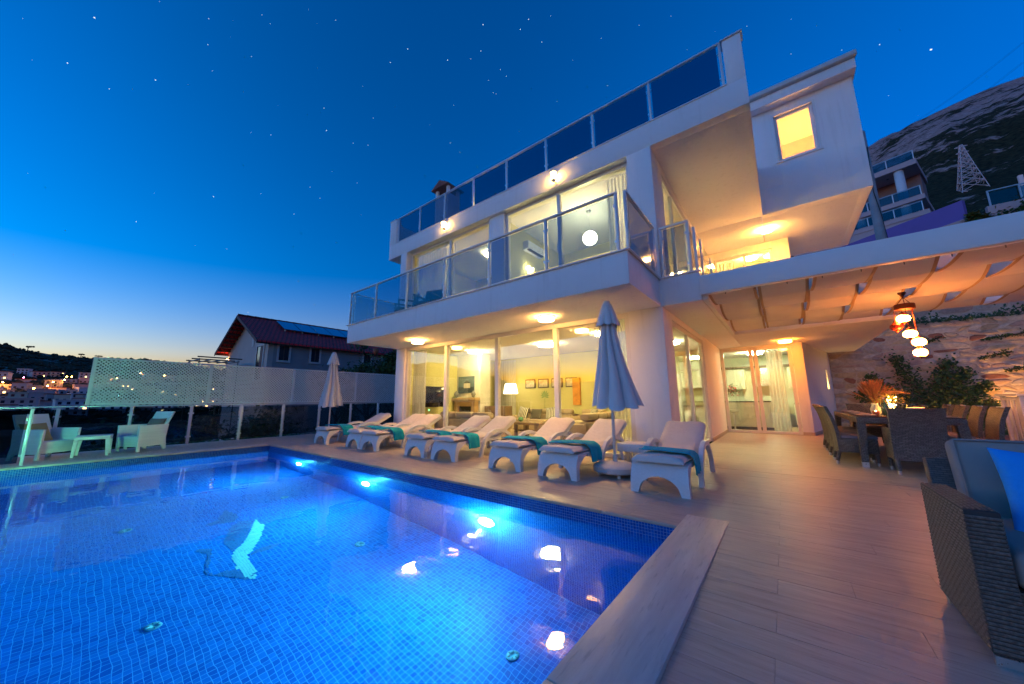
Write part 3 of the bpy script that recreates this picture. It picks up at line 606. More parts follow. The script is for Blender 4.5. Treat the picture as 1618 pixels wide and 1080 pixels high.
# ---------------------------------------------------------------- sun loungers
WW = weave('white_rattan', (.74,.74,.74), .022, .011, contrast=.12, bump=.35)
CUSH = pbr('cream_cushion', (.66,.60,.55), .9, .05, 5, .6, 15)
TOWEL = pbr('turquoise_towel', (.0,.40,.52), .95, .12, 9, .5, 300)
def lounger_meshes():
    hw = .33; D = {}
    mb = MB(); nx, nz = 22, 8
    arch = lambda x: .205*math.sqrt(max(0,1-(x/.245)**2)) if abs(x) < .245 else 0
    yo = lambda z: .0+.10*(z/.36)**3.2; yi = lambda z: .085+.30*(z/.335)**4 if z < .335 else .385
    def quadpt(i,j,f):
        x = -hw+2*hw*i/nx; x *= 1+.04*(1-j/nz); z = arch(x)+(.345-arch(x))*j/nz; return (x, f(z), z)
    fr_ = [[quadpt(i,j,yo) for j in range(nz+1)] for i in range(nx+1)]; bk = [[quadpt(i,j,yi) for j in range(nz+1)] for i in range(nx+1)]
    V = [p for r in fr_ for p in r]+[p for r in bk for p in r]; N = (nx+1)*(nz+1); q = lambda i,j: i*(nz+1)+j; F = []
    for i in range(nx):
        for j in range(nz): F += [(q(i,j),q(i+1,j),q(i+1,j+1),q(i,j+1)),(N+q(i,j),N+q(i,j+1),N+q(i+1,j+1),N+q(i+1,j))]
        F += [(q(i,0),N+q(i,0),N+q(i+1,0),q(i+1,0)),(q(i,nz),q(i+1,nz),N+q(i+1,nz),N+q(i,nz))]
    for j in range(nz): F += [(q(0,j),q(0,j+1),N+q(0,j+1),N+q(0,j)),(q(nx,j),N+q(nx,j),N+q(nx,j+1),q(nx,j+1))]
    D['foot_panel'] = (mb.add(V,F), WW, dict(smooth=True))
    D['seat'] = (MB().prism([(.12,.345),(.38,.36),(1.33,.36),(1.33,.30),(.40,.29),(.38,.335)],'x',-hw+.004,hw-.004), WW, {})
    D['backrest'] = (MB().prism([(1.31,.365),(1.33,.31),(2.03,.66),(2.00,.715)],'x',-hw+.03,hw-.03), WW, {})
    cl = [(.70,0),(.74,.17),(.83,.33),(.97,.44),(1.14,.495),(1.33,.50),(1.52,.455),(1.69,.35),(1.81,.20),(1.88,0)]
    def arm(sx_):
        outp, inn = [], []
        for i,(y,z) in enumerate(cl):
            a,b = cl[max(0,i-1)], cl[min(len(cl)-1,i+1)]; d = Vector((b[0]-a[0], b[1]-a[1])).normalized(); n = Vector((-d.y,d.x))
            if i in (0,len(cl)-1): n = Vector((-1 if i == 0 else 1, 0))
            w_ = .055; outp.append((y+n.x*w_*.6, z+n.y*w_*.6)); inn.append((y-n.x*w_*.6, z-n.y*w_*.6))
        mb = MB(); a,b = (hw+.002,hw+.062) if sx_ > 0 else (-hw-.062,-hw-.002)
        for i in range(len(cl)-1): mb.prism([outp[i],outp[i+1],inn[i+1],inn[i]],'x',a,b)
        return mb
    D['armrest'] = (arm(1), WW, {}); D['armrest.'] = (arm(-1), WW, {})
    path = [(-.01,.372),(.04,.384),(.15,.385),(.5,.370),(.9,.364),(1.26,.372),(1.40,.425),(1.7,.575),(2.0,.725)]
    def cush(u,v):
        s = u*(len(path)-1); i = min(int(s),len(path)-2); f = s-i
        y = path[i][0]+(path[i+1][0]-path[i][0])*f; z = path[i][1]+(path[i+1][1]-path[i][1])*f
        return (y,z)
    mb = MB(); nu, nv = 32, 10
    top, bot = [], []
    for i in range(nu+1):
        for j in range(nv+1):
            y,z = cush(i/nu,0); x = (-.5+j/nv)*.61; e = min(j,nv-j)/nv; ed = min(i,nu-i)/nu
            h = .066*min(1,(e*5)**.5+.25)*min(1,.55+ed*9) + .006*math.sin(x*17+y*9)
            top.append((x,y-.0,z+h)); bot.append((x*.995,y,z))
    N = len(top); q = lambda i,j: i*(nv+1)+j; F = []
    for i in range(nu):
        for j in range(nv): F += [(q(i,j),q(i+1,j),q(i+1,j+1),q(i,j+1)),(N+q(i,j),N+q(i,j+1),N+q(i+1,j+1),N+q(i+1,j))]
        F += [(q(i,0),N+q(i,0),N+q(i+1,0),q(i+1,0)),(q(i,nv),q(i+1,nv),N+q(i+1,nv),N+q(i,nv))]
    for j in range(nv): F += [(q(0,j),q(0,j+1),N+q(0,j+1),N+q(0,j)),(q(nu,j),N+q(nu,j),N+q(nu,j+1),q(nu,j+1))]
    D['cushion'] = (mb.add(top+bot,F), CUSH, dict(smooth=True))
    return D
LM = {}
for k,(b,m_,o_) in lounger_meshes().items():
    me = b.mesh(k.strip('.'), **o_); me.materials.append(m_); LM[k] = me
    if o_.get('smooth'): me.set_sharp_from_angle(angle=R(55))
LG = [(-10.24,4.50,'white wicker sun lounger nearest the lattice fence, first in the row',.03),(-8.64,4.585,'second white wicker sun lounger from the lattice fence',-.02),(-7.90,4.57,'third white wicker sun lounger from the lattice fence',.025),(-6.21,4.63,'fourth white wicker sun lounger from the lattice fence',-.03),
      (-5.34,4.65,'fifth white wicker sun lounger from the lattice fence',.02),(-3.81,4.655,'white wicker sun lounger two left of the closed parasol',.01),(-2.78,4.625,'white wicker sun lounger just left of the closed parasol base',-.035),(-1.315,4.575,'white wicker sun lounger right of the parasol, last in the row',.03)]
LGT = ['first in the row by the fence','second from the fence','third from the fence','fourth from the fence','fifth from the fence','two left of the parasol','just left of the parasol','right of the parasol']
def towel_mesh(seed):
    rr = random.Random(seed); mb = MB(); nu, nv = 26, 12; ph = rr.uniform(0,6); sh = rr.uniform(.10,.20); wd = rr.uniform(.30,.36); y00 = rr.uniform(.24,.32)
    L = [(-.29,.470),(-.15,.474),(.0,.475),(.2,.473),(.29,.466),(.325,.448),(.347,.41),(.352,.33),(.354,.20)]
    def fn(u,v,off=0):
        s = u*(len(L)-1); i = min(int(s),len(L)-2); f = s-i; x = L[i][0]+(L[i+1][0]-L[i][0])*f; z = L[i][1]+(L[i+1][1]-L[i][1])*f
        y = y00+sh*u+wd*v + .02*math.sin(3*u+ph); z += .008*math.sin(7*v+5*u+ph)*(1 if u < .55 else .3)
        x += (.016*math.sin(11*v+ph)+.014)*max(0,u-.62)*2; return (x,y,z+off)
    a = [fn(i/nu,j/nv) for i in range(nu+1) for j in range(nv+1)]
    b = [(x+(.012 if i/nu > .68 else 0), y, z+(.014 if i/nu <= .68 else .004)) for i in range(nu+1) for j in range(nv+1) for (x,y,z) in (fn(i/nu,j/nv),)]
    N = len(a); q = lambda i,j: i*(nv+1)+j; F = []
    for i in range(nu):
        for j in range(nv): F += [(q(i,j),q(i,j+1),q(i+1,j+1),q(i+1,j)),(N+q(i,j),N+q(i+1,j),N+q(i+1,j+1),N+q(i,j+1))]
        F += [(q(i,0),q(i+1,0),N+q(i+1,0),N+q(i,0)),(q(i,nv),N+q(i,nv),N+q(i+1,nv),q(i+1,nv))]
    for j in range(nv): F += [(q(0,j),N+q(0,j),N+q(0,j+1),q(0,j+1)),(q(nu,j),q(nu,j+1),N+q(nu,j+1),N+q(nu,j))]
    me = mb.add(a+b,F).mesh('towel', True); me.materials.append(TOWEL); return me
for i,(x,y,l,rz) in enumerate(LG):
    t_ = thing('sun_lounger', l, 'sun lounger', (x,y,0), rz, 'white sun loungers in a row beside the pool')
    for k,me in LM.items(): link(k.strip('.'), me, t_)
    tw = link('towel', towel_mesh(i)); tw.location = (x,y,.002); tw.rotation_euler = (0,0,rz); tag(tw, 'turquoise towel draped on the lounger '+LGT[i], 'towel', 'turquoise towels on the loungers')
def side_table(x, y, label, w_=.46, h=.42):
    t_ = thing('side_table', label, 'side table', (x,y,0), 0, 'white side tables between loungers'); hw = w_/2
    MB().box(-hw,hw,-hw,hw,h-.13,h).build('top', WW, t_, bev=.01)
    for a in (-1,1):
        for b in (-1,1): MB().tube([(a*(hw-.05),b*(hw-.05),h-.12),(a*(hw-.10),b*(hw-.02),0)],[.028,.022],6).build('leg', WW, t_)
side_table(-2.06,6.02,'white side table behind the parasol base'); side_table(-7.07,6.0,'white side table between the third and fourth loungers'); side_table(-9.42,5.9,'white side table between the first and second loungers')

# ---------------------------------------------------------------- closed parasols
PAR = pbr('parasol_canvas', (.66,.66,.66), .9, .07, 4, .5, 22, stretch=(1,1,.35))
def parasol(x, y, label, seed, zt=2.70, zb=1.0, lean=(.10,0)):
    rr = random.Random(seed); t_ = thing('parasol', label, 'parasol', (x,y,0), rr.uniform(0,1), 'closed parasols beside the pool')
    MB().tube([(0,0,.10),(0,0,zt-.05)],.024,12).build('pole', pbr('parasol_pole',(.72,.73,.74),.35), t_, smooth=True)
    ph = [rr.uniform(-.5,.5) for _ in range(8)]
    def can(u,v):
        a = u*2*math.pi; z = zt-.33+(zb-(zt-.33))*v; k = int(u*8)%8
        rad = (.115+.245*v**1.25)*(1+.06*ph[k]*v); f = abs(math.sin(4*a+.25*math.sin(2.2*v*3+seed)))**.55
        rad *= (.42+.20*v)+(.58-.20*v)*f
        z += .06*v*(1-f)*v+.03*math.sin(2*a+seed)*v
        return (rad*math.cos(a)+lean[0]*v*v*(.4+.6*max(0,math.cos(a))), rad*math.sin(a)+lean[1]*v*v, z)
    MB().grid(160,26,can).build('canopy', PAR, t_, smooth=True)
    def cap(u,v):
        a = u*2*math.pi; f = abs(math.sin(4*a))**.6; rad = .055+.145*v**.9; rad *= (1-.28*v)+.28*v*f
        return (rad*math.cos(a), rad*math.sin(a), zt-.36*v**1.1-.05*v*(f))
    MB().grid(128,12,cap).build('vent_flap', PAR, t_, smooth=True)
    MB().lathe([(.056,-.01),(.06,.01),(.045,.025),(0,.03)],20,(0,0,zt)).build('finial', PAR, t_, smooth=True)
    b = MB().lathe([(.0,.05),(.31,.05),(.335,.07),(.335,.135),(.31,.16),(.16,.195),(.05,.20),(.035,.205),(.035,.30)],40).build('base', pbr('parasol_base',(.60,.57,.54),.6,.05,5), t_, smooth=True); b.data.set_sharp_from_angle(angle=R(40))
    for k in range(4):
        a = k*math.pi/2+.5; MB().tube([(.25*math.cos(a),.25*math.sin(a),.05),(.25*math.cos(a),.25*math.sin(a),0)],.028,10).build('foot', pbr('foot_plastic',(.6,.58,.55),.5), t_)
    MB().tube([(-.16,-.342,.10),(-.15,-.355,.10),(-.02,-.355,.095),(-.01,-.342,.095)],.008,6).build('handle', STEEL, t_)
    return t_
parasol(-2.16,5.36,'closed white parasol with round base in the middle of the lounger row',1,2.73,1.0,(.12,0)).rotation_euler = (0,0,.05)
parasol(-11.75,5.40,'closed white parasol at the far end by the lattice fence',2,2.75,.98,(.02,0))

# ---------------------------------------------------------------- white garden armchairs and table
PL = weave('white_slatted_plastic', (.74,.75,.75), .4, .022, ky=0, contrast=.10, bump=.25)
def armchair(x, y, rz, label):
    t_ = thing('armchair', label, 'armchair', (x,y,0), rz, 'white armchairs by the glass fence')   # faces -Y
    for s_ in (-1,1):
        a,b = (s_*.31-.025, s_*.31+.025)
        MB().prism([(-.29,0),(-.23,0),(-.235,.12),(.20,.12),(.25,0),(.31,0),(.27,.30),(.30,.62),(.22,.62),(-.31,.62)],'x',a,b).build('side_panel', PL, t_, bev=.006)
    MB().box(-.284,.284,-.26,.27,.30,.36).build('seat', PL, t_, bev=.008); MB().box(-.284,.284,-.285,-.262,.12,.355).build('front_panel', PL, t_, bev=.004)
    MB().prism([(.24,.30),(.29,.30),(.32,.62),(.44,.92),(.40,.93),(.27,.62)],'x',-.284,.284).build('backrest', PL, t_, bev=.006)
    return t_
def cushion(name, mat, parent, c, size, rot, label=None, cat=None):
    mb = MB(); n = 14
    def fn(sg):
        def f(u,v):
            a, b = math.sin((u-.5)*math.pi), math.sin((v-.5)*math.pi)
            return (a*size[0]*.5*(1-.09*(1-b*b)), b*size[1]*.5*(1-.09*(1-a*a)), sg*size[2]*.5*((1-a*a)*(1-b*b))**.38)
        return f
    mb.grid(n,n,fn(1)); mb.grid(n,n,fn(-1)); o = mb.build(name, mat, parent, smooth=True); o.location = c; o.rotation_euler = rot
    if label: tag(o, label, cat)
    return o
armchair(-12.66,-.12,math.atan2(.48,-.41)+0,'white plastic armchair by the left glass fence with a tan cushion')
armchair(-12.62,1.32,math.atan2(.26,.50),'white plastic armchair nearer the parasol with a brown cushion')
cushion('cushion', pbr('tan_cushion',(.36,.27,.12),.9,.1,8), None, (-12.80,-.27,.54), (.46,.46,.14), (R(60),0,math.atan2(.48,-.41)), 'tan round cushion on the left armchair','cushion')
cushion('cushion', pbr('brown_cushion',(.25,.17,.13),.9,.1,8), None, (-12.72,1.50,.55), (.50,.46,.15), (R(68),0,math.atan2(.26,.50)), 'brown cushion on the armchair nearer the parasol','cushion')
gt = thing('garden_table', 'low white slatted table between the two armchairs', 'table', (-12.40,.54,0), R(-8))
MB().box(-.26,.26,-.26,.26,.36,.44).build('top', PL, gt, bev=.012)
for a in (-1,1):
    for b in (-1,1): MB().prism([(a*.26-.0,.36),(a*.26-a*.07,.36),(a*.27-a*.045,0),(a*.27,0)],'x',b*.235-.022,b*.235+.022).build('leg', PL, gt, bev=.004)

# ---------------------------------------------------------------- pergola
pg = thing('pergola', 'white pergola with woven canvas strips over the dining terrace', 'pergola')
PGM = pbr('pergola_paint',(.76,.77,.77),.5,.03,3)
bx('beam', PGM, pg, -.955,5.4,6.68,6.80,2.955,3.30, bev=.006); bx('beam', PGM, pg, -.955,-.87,6.802,11.238,2.885,3.10, bev=.006); bx('beam', PGM, pg, 2.332,5.4,11.24,11.36,2.99,3.12, bev=.006); bx('beam', PGM, pg, 5.28,5.4,6.802,11.238,2.955,3.20, bev=.006)
bx('post', PGM, pg, 5.28,5.4,6.69,6.79,0,2.954); bx('post', PGM, pg, 5.28,5.4,11.25,11.35,0,2.989)
m, t, o = newmat('pergola_canvas'); df = nd(t,'ShaderNodeBsdfDiffuse'); tl = nd(t,'ShaderNodeBsdfTranslucent'); ms = nd(t,'ShaderNodeMixShader')
tc = t.nodes.new('ShaderNodeTexCoord'); n1 = nd(t,'ShaderNodeTexNoise', Scale=5.0, Detail=5.0); t.links.new(tc.outputs['Object'], n1.inputs['Vector'])
cc = mixc(t, n1.outputs[0], (.62,.55,.44), (.72,.66,.55)); t.links.new(cc, df.inputs[0]); t.links.new(cc, tl.inputs[0]); ms.inputs[0].default_value = .22
t.links.new(df.outputs[0], ms.inputs[1]); t.links.new(tl.outputs[0], ms.inputs[2]); t.links.new(ms.outputs[0], o.inputs[0]); CANV = m
HEM = pbr('canvas_hem',(.42,.30,.17),.9,.1,8)
HP = .885
for i in range(9):
    x0 = -.865+.71*i; x1 = min(x0+.70, 5.27); y0, y1 = 6.83, 11.21
    def zf(y, i=i):
        q = ((y-6.82)/HP + (0 if i % 2 == 0 else 1)) % 2
        if q < 1: return 2.97-.03*math.sin(math.pi*q)
        if q < 1.12: return 2.97+.34*smooth((q-1)/.12)
        return 2.97+.34*(1-smooth((q-1.12)/.88)*.4-.6*(q-1.12)/.88)
    sag = lambda u: -.012*math.sin(math.pi*u)
    st = MB().grid(4,120,lambda u,v: (x0+(x1-x0)*u, y0+(y1-y0)*v, zf(y0+(y1-y0)*v)+sag(u))).build('canvas_strip', CANV, pg, smooth=True)
    for (a,b) in ((x0+.002,x0+.045),(x1-.045,x1-.002)):
        MB().grid(1,120,lambda u,v: (a+(b-a)*u, y0+(y1-y0)*v, zf(y0+(y1-y0)*v)-.008)).build('hem', HEM, st, smooth=True)
k = 0
while 6.82+HP*k < 11.3:
    y = min(max(6.84, 6.82+HP*k), 11.19); MB().tube([(-.87,y,3.012),(5.28,y,3.012)],.009,6).build('cable', STEEL, pg); k += 1
for k in range(14): MB().tube([(-.6+.42*k,6.835,3.00),(-.6+.42*k,6.835,2.93)],.006,4).build('hook', pbr('dark_metal',(.08,.07,.06),.5), pg)

# ---------------------------------------------------------------- hanging mosaic lamp
hl = thing('hanging_lamp', 'cluster of glowing red and orange glass globes hanging over the dining table', 'hanging lamp', (1.85,8.9,3.0))
COP = pbr('copper_dark',(.22,.06,.025),.45,.2,30,metal=.6)
MB().lathe([(.0,-.03),(.05,-.03),(.055,-.05),(.02,-.10),(.01,-.13),(0,-.13)],16).build('canopy', COP, hl, smooth=True)
for k in range(3):
    a = k*2.094+.4; MB().tube([(0,0,-.12),(.105*math.cos(a),.105*math.sin(a),-.25)],.005,5).build('chain', COP, hl)
MB().lathe([(.125,-.25),(.13,-.26),(.13,-.335),(.122,-.345),(.10,-.345),(.10,-.25)],28).build('ring', COP, hl, smooth=True)
GLO = None
m, t, o = newmat('mosaic_globe_glass'); e = nd(t,'ShaderNodeEmission', Strength=34.0*EMK); tc = t.nodes.new('ShaderNodeTexCoord'); vo = nd(t,'ShaderNodeTexVoronoi', Scale=38.0); t.links.new(tc.outputs['Object'], vo.inputs['Vector'])
vd = nd(t,'ShaderNodeTexNoise', Scale=16.0); t.links.new(tc.outputs['Object'], vd.inputs['Vector'])
t.links.new(mixc(t, ramp(t, vd.outputs[0], .48,.60), (1,.38,.07), (1,.12,.01)), e.inputs['Color']); t.links.new(e.outputs[0], o.inputs[0]); GLO = m
RED = pbr('unlit_red_globe',(.35,.03,.01),.3,.4,40)
for (dx,dy,z,lit) in ((-.04,.0,2.50,1),(-.015,-.09,2.21,1),(.09,.02,2.07,1),(.085,.03,1.89,1),(-.13,.05,2.37,0)):
    z -= 3.0; MB().tube([(dx,dy,-.345),(dx,dy,z+.10)],.006,5).build('chain', COP, hl)
    MB().lathe([(.012,.115),(.03,.10),(.042,.075),(.045,.06)],16,(dx,dy,z)).build('globe_cap', COP, hl, smooth=True)
    MB().lathe([(.045,.06),(.078,.035),(.088,.0),(.078,-.035),(.045,-.06),(.0,-.066)],24,(dx,dy,z)).build('globe', GLO if lit else RED, hl, smooth=True)
    MB().lathe([(.04,-.062),(.028,-.08),(.01,-.10),(0,-.115)],12,(dx,dy,z)).build('globe_finial', COP, hl, smooth=True)
# ---------------------------------------------------------------- dining set
RAT = weave('grey_brown_rattan', (.17,.15,.125), .055, .021, ky=.5, chev=.55, contrast=.58, bump=1.0)
SEATC = pbr('seat_pad',(.24,.22,.24),.9,.06,9)
TX0, TX1, TY0, TY1, TZ = .93, 2.12, 8.30, 11.65, .82
dt = thing('dining_table', 'long grey rattan dining table with dark top under the pergola', 'dining table')
bx('apron', RAT, dt, TX0,TX1,TY0,TY1,TZ-.11,TZ-.015, bev=.01)
bx('top', pbr('table_top_glass',(.06,.04,.035),.15,.1,4), dt, TX0+.01,TX1-.01,TY0+.01,TY1-.01,TZ-.0145,TZ, bev=.003)
for a in (0,1):
    for b in (0,1):
        x, y = (TX1-.055 if a else TX0+.055), (TY1-.055 if b else TY0+.055); sx_, sy_ = (1 if a else -1), (1 if b else -1)
        mb = MB(); V = []
        for z,of,h in ((TZ-.11,0,.055),(.08,.03,.042)):
            V += [(x+of*sx_+i*h, y+of*sy_+j*h, z) for i,j in ((-1,-1),(1,-1),(1,1),(-1,1))]
        mb.add(V,[(0,3,2,1),(4,5,6,7)]+[(i,(i+1)%4,(i+1)%4+4,i+4) for i in range(4)]); lg = mb.build('leg', RAT, dt)
        mb = MB(); V = []
        for z,of,h in ((.081,.03,.043),(.0,.032,.041)): V += [(x+of*sx_+i*h, y+of*sy_+j*h, z) for i,j in ((-1,-1),(1,-1),(1,1),(-1,1))]
        mb.add(V,[(0,3,2,1),(4,5,6,7)]+[(i,(i+1)%4,(i+1)%4+4,i+4) for i in range(4)]); mb.build('foot_cap', STEEL, lg)
def chair_meshes(arms):
    D = []; hw = .29 if arms else .245
    prof = [(.235,.20),(.235,.42),(.25,.60),(.285,.78),(.335,.92),(.36,.985)]
    def back(u,v):
        s = v*(len(prof)-1); i = min(int(s),len(prof)-2); f = s-i; y = prof[i][0]+(prof[i+1][0]-prof[i][0])*f; z = prof[i][1]+(prof[i+1][1]-prof[i][1])*f
        x = (u-.5)*2*hw*(1-.04*math.sin(math.pi*v)+.03*v); dip = .022*math.sin(math.pi*u)*max(0,v-.8)*5
        return (x, y+.035*math.cos(math.pi*(u-.5)), z-dip)
    D.append(('backrest', MB().grid(14,16,back,(0,-.05,0)), RAT, dict(smooth=True)))
    D.append(('skirt', MB().prism([(-hw,.20),(-hw*.55,.225),(0,.235),(hw*.55,.225),(hw,.20),(hw,.43),(-hw,.43)],'y',-.27,.22), RAT, dict(bev=.012)))
    for sx_ in (-1,1):
        D.append(('rear_leg', MB().tube([(sx_*(hw-.03),.225,.22),(sx_*(hw-.025),.27,.05)],[.032,.024],8), RAT, dict(smooth=True))); D.append(('leg_tip', MB().tube([(sx_*(hw-.025),.27,.05),(sx_*(hw-.025),.275,0)],.02,10), STEEL, {}))
        D.append(('front_leg', MB().tube([(sx_*(hw-.035),-.235,.22),(sx_*(hw-.035),-.24,.05)],[.032,.024],8), RAT, dict(smooth=True))); D.append(('leg_tip', MB().tube([(sx_*(hw-.035),-.24,.05),(sx_*(hw-.035),-.24,0)],.02,10), STEEL, {}))
        if arms: D.append(('armrest', MB().prism([(-.28,.43),(-.30,.62),(-.26,.66),(.10,.67),(.25,.70),(.24,.43)],'x',sx_*hw-(.03 if sx_ > 0 else .0),sx_*hw+(.0 if sx_ > 0 else .03)), RAT, dict(bev=.012)))
    D.append(('seat_cushion', MB().box(-hw+.02,hw-.02,-.28,.18,.432,.485), SEATC, dict(bev=.02)))
    D.append(('handle', MB().tube([(-.09,.335,.975),(.09,.335,.975)],.011,8), STEEL, {}))
    D.append(('maker_plate', MB().box(-.03,.03,.262,.266,.225,.24), STEEL, {}))
    out_ = []
    for n,b,m_,o_ in D:
        me = b.mesh(n, **o_); me.materials.append(m_); out_.append((n,me))
        if o_.get('smooth'): me.set_sharp_from_angle(angle=R(60))
    return out_
CM, CMA = chair_meshes(False), chair_meshes(True)
def dchair(x, y, rz, label, ms=CM):
    t_ = thing('dining_chair', label, 'dining chair', (x,y,0), rz, 'grey brown rattan dining chairs')     # faces -Y
    for n,me in ms: link(n, me, t_)
dchair(1.51,8.09,R(181),'rattan dining chair with armrests at the near head of the table',CMA); dchair(1.52,11.92,0,'rattan dining chair with armrests at the far head of the table',CMA)
for i,y in enumerate((8.72,9.42,10.12,10.82)):
    w_ = ('nearest','second nearest','third nearest','farthest')[i]
    dchair(.90,y,R(90)+.03*(i%2),'rattan dining chair on the white wall side of the table, '+w_+' to the camera'); dchair(2.26,y+.10,R(-90)-.03*(i%2),'rattan dining chair on the stone wall side of the table, '+w_+' to the camera')
# table ware
WG = glass('wine_glass',(.96,.96,.95),1.45); PLT = pbr('plate_ceramic',(.62,.52,.50),.25,.03,4)
gp = MB().lathe([(.034,0),(.034,.002),(.006,.006),(.004,.012),(.0035,.085),(.012,.10),(.034,.13),(.040,.155),(.037,.19),(.032,.21)],16)
gme = gp.mesh('wine_glass', True); gme.materials.append(WG)
wn = 0
for side,xx in ((-1,TX0+.30),(1,TX1-.30)):
    for i,y in enumerate((8.72,9.42,10.12,10.82)):
        o = link('wine_glass', gme); o.location = (xx-.05*side,y-.16,TZ); tag(o,'stemmed wine glass by the %s place on the %s side of the table'%(('nearest','second','third','farthest')[i],'left' if side < 0 else 'right'),'wine glass','wine glasses on the dining table')
        o = link('wine_glass', gme); o.location = (xx-.13*side,y-.10,TZ); o.scale = (1.15,1.15,1.05); tag(o,'larger wine glass by the %s place on the %s side of the table'%(('nearest','second','third','farthest')[i],'left' if side < 0 else 'right'),'wine glass','wine glasses on the dining table')
        pl = thing('place_setting','stacked plates at the %s place on the %s side of the table'%(('nearest','second','third','farthest')[i],'left' if side < 0 else 'right'),'plate',(xx+.12*side,y,TZ),0,'place settings')
        MB().lathe([(.0,0),(.09,0),(.14,.014),(.145,.018),(.138,.018),(.085,.006),(0,.006)],28).build('plate', PLT, pl, smooth=True); MB().lathe([(.0,.02),(.06,.02),(.10,.032),(.095,.032),(.05,.024),(0,.024)],24).build('side_plate', PLT, pl, smooth=True)
# dried grass arrangement
vs_ = thing('dried_grass_vase','glass vase of reddish dried pampas and wheat on the dining table','vase',(1.36,9.55,TZ))
MB().lathe([(.05,0),(.07,.02),(.075,.10),(.045,.17),(.05,.20)],20).build('vase', pbr('vase_ceramic',(.55,.48,.40),.4), vs_, smooth=True)
gr = MB(); rr = random.Random(5)
for k in range(150):
    a = rr.uniform(0,6.28); tl = abs(rr.gauss(0,.36)); L = rr.uniform(.36,.56); d = Vector((math.cos(a)*math.sin(tl),math.sin(a)*math.sin(tl)*.8,math.cos(tl))); p0 = Vector((0,0,.16)); p1 = p0+d*L*.55; p2 = p0+d*L+Vector((d.x,d.y,-.4))*.06
    gr.tube([p0,p1],[.0012,.0012],3,False); gr.tube([p1,(p1+p2)/2,p2],[.002,.009,.001],5)
gr.build('dried_grass', pbr('dried_grass',(.30,.12,.05),.9,.35,30), vs_, kind='stuff')
gr = MB()
for k in range(26):
    a = rr.uniform(-.5,.9); L = rr.uniform(.3,.5); P = [Vector((0,0,.17))+Vector((math.cos(a),math.sin(a)*.6,0))*L*s_+Vector((0,0,.26*math.sin(s_*2.2))) for s_ in (0,.4,.7,1)]; gr.tube(P,[.0015,.003,.008,.001],4)
gr.build('arching_grass', pbr('arching_grass',(.45,.22,.08),.9,.3,30), vs_, kind='stuff')
fl = thing('fairy_light_jar','glass jar filled with glowing fairy lights beside the dried grass','lamp',(1.56,9.42,TZ))
MB().lathe([(.06,0),(.085,.03),(.09,.16),(.06,.21),(.065,.23)],20).build('jar', WG, fl, smooth=True)
FE = emis('fairy_bulb',(1,.55,.12),38)
bu = MB()
for k in range(46):
    a = rr.uniform(0,6.28); q = rr.uniform(.01,.075); z = rr.uniform(.02,.33); bu.lathe([(0,-.007),(.006,-.003),(.006,.003),(0,.007)],5,(q*math.cos(a)*(1+max(0,z-.2)*5),q*math.sin(a)*(1+max(0,z-.2)*5),z))
bu.build('bulbs', FE, fl, kind='stuff')
lv = MB()
def leaf(mb, c, d, n, L, w_):
    d = d.normalized(); s_ = d.cross(n); s_ = s_.normalized() if s_.length > 1e-4 else Vector((1,0,0)); n2 = s_.cross(d)
    mb.add([c, c+d*L*.45+s_*w_*.5+n2*L*.05, c+d*L, c+d*L*.45-s_*w_*.5+n2*L*.05],[(0,1,2),(0,2,3)])
for k in range(160):
    v = Vector((rr.gauss(0,.09),rr.gauss(0,.09),.2+abs(rr.gauss(0,.09)))); leaf(lv,v,Vector((rr.uniform(-1,1),rr.uniform(-1,1),rr.uniform(-.3,1))),Vector((rr.uniform(-1,1),rr.uniform(-1,1),1)),.06,.03)
lv.build('leaves', pbr('yellow_leaf',(.30,.22,.04),.7,.4,20), fl, kind='stuff')
ca = thing('candle','small orange tealight holder on the dining table','candle',(1.30,9.15,TZ)); MB().lathe([(.03,0),(.045,.02),(.05,.07),(.046,.07),(.04,.02),(0,.015)],16).build('holder', pbr('amber_glass',(.7,.16,.05),.2), ca, smooth=True)
MB().lathe([(0,.03),(.008,.04),(.009,.055),(0,.085)],8).build('flame', emis('flame',(1,.6,.2),70), ca, smooth=True)
bo = thing('bottle','green glass bottle standing beside the dried grass','bottle',(1.45,9.30,TZ)); MB().lathe([(.035,0),(.037,.01),(.037,.17),(.014,.22),(.013,.28)],16).build('body', pbr('bottle_green',(.03,.10,.05),.15), bo, smooth=True); MB().lathe([(.016,.281),(.016,.31),(0,.312)],12).build('cap', PLT, bo, smooth=True)
PL2 = weave('woven_placemat',(.16,.12,.09),.02,.01,ky=.5)

# ---------------------------------------------------------------- sofa at the right edge
SR = weave('sofa_rattan', (.12,.095,.08), .040, .013, ky=0, contrast=.45, bump=.9)
so = thing('outdoor_sofa', 'dark woven rattan sofa with grey cushions at the right edge', 'sofa', (.60,2.62,0))
def arm_shell(u,v): return None
armc = MB().prism([(0,.04),(.63,.04),(.66,.63),(.02,.63)],'x',0,.11)
ap = armc.build('armrest', pbr('sofa_core',(.05,.04,.035),.8), so, bev=.006)
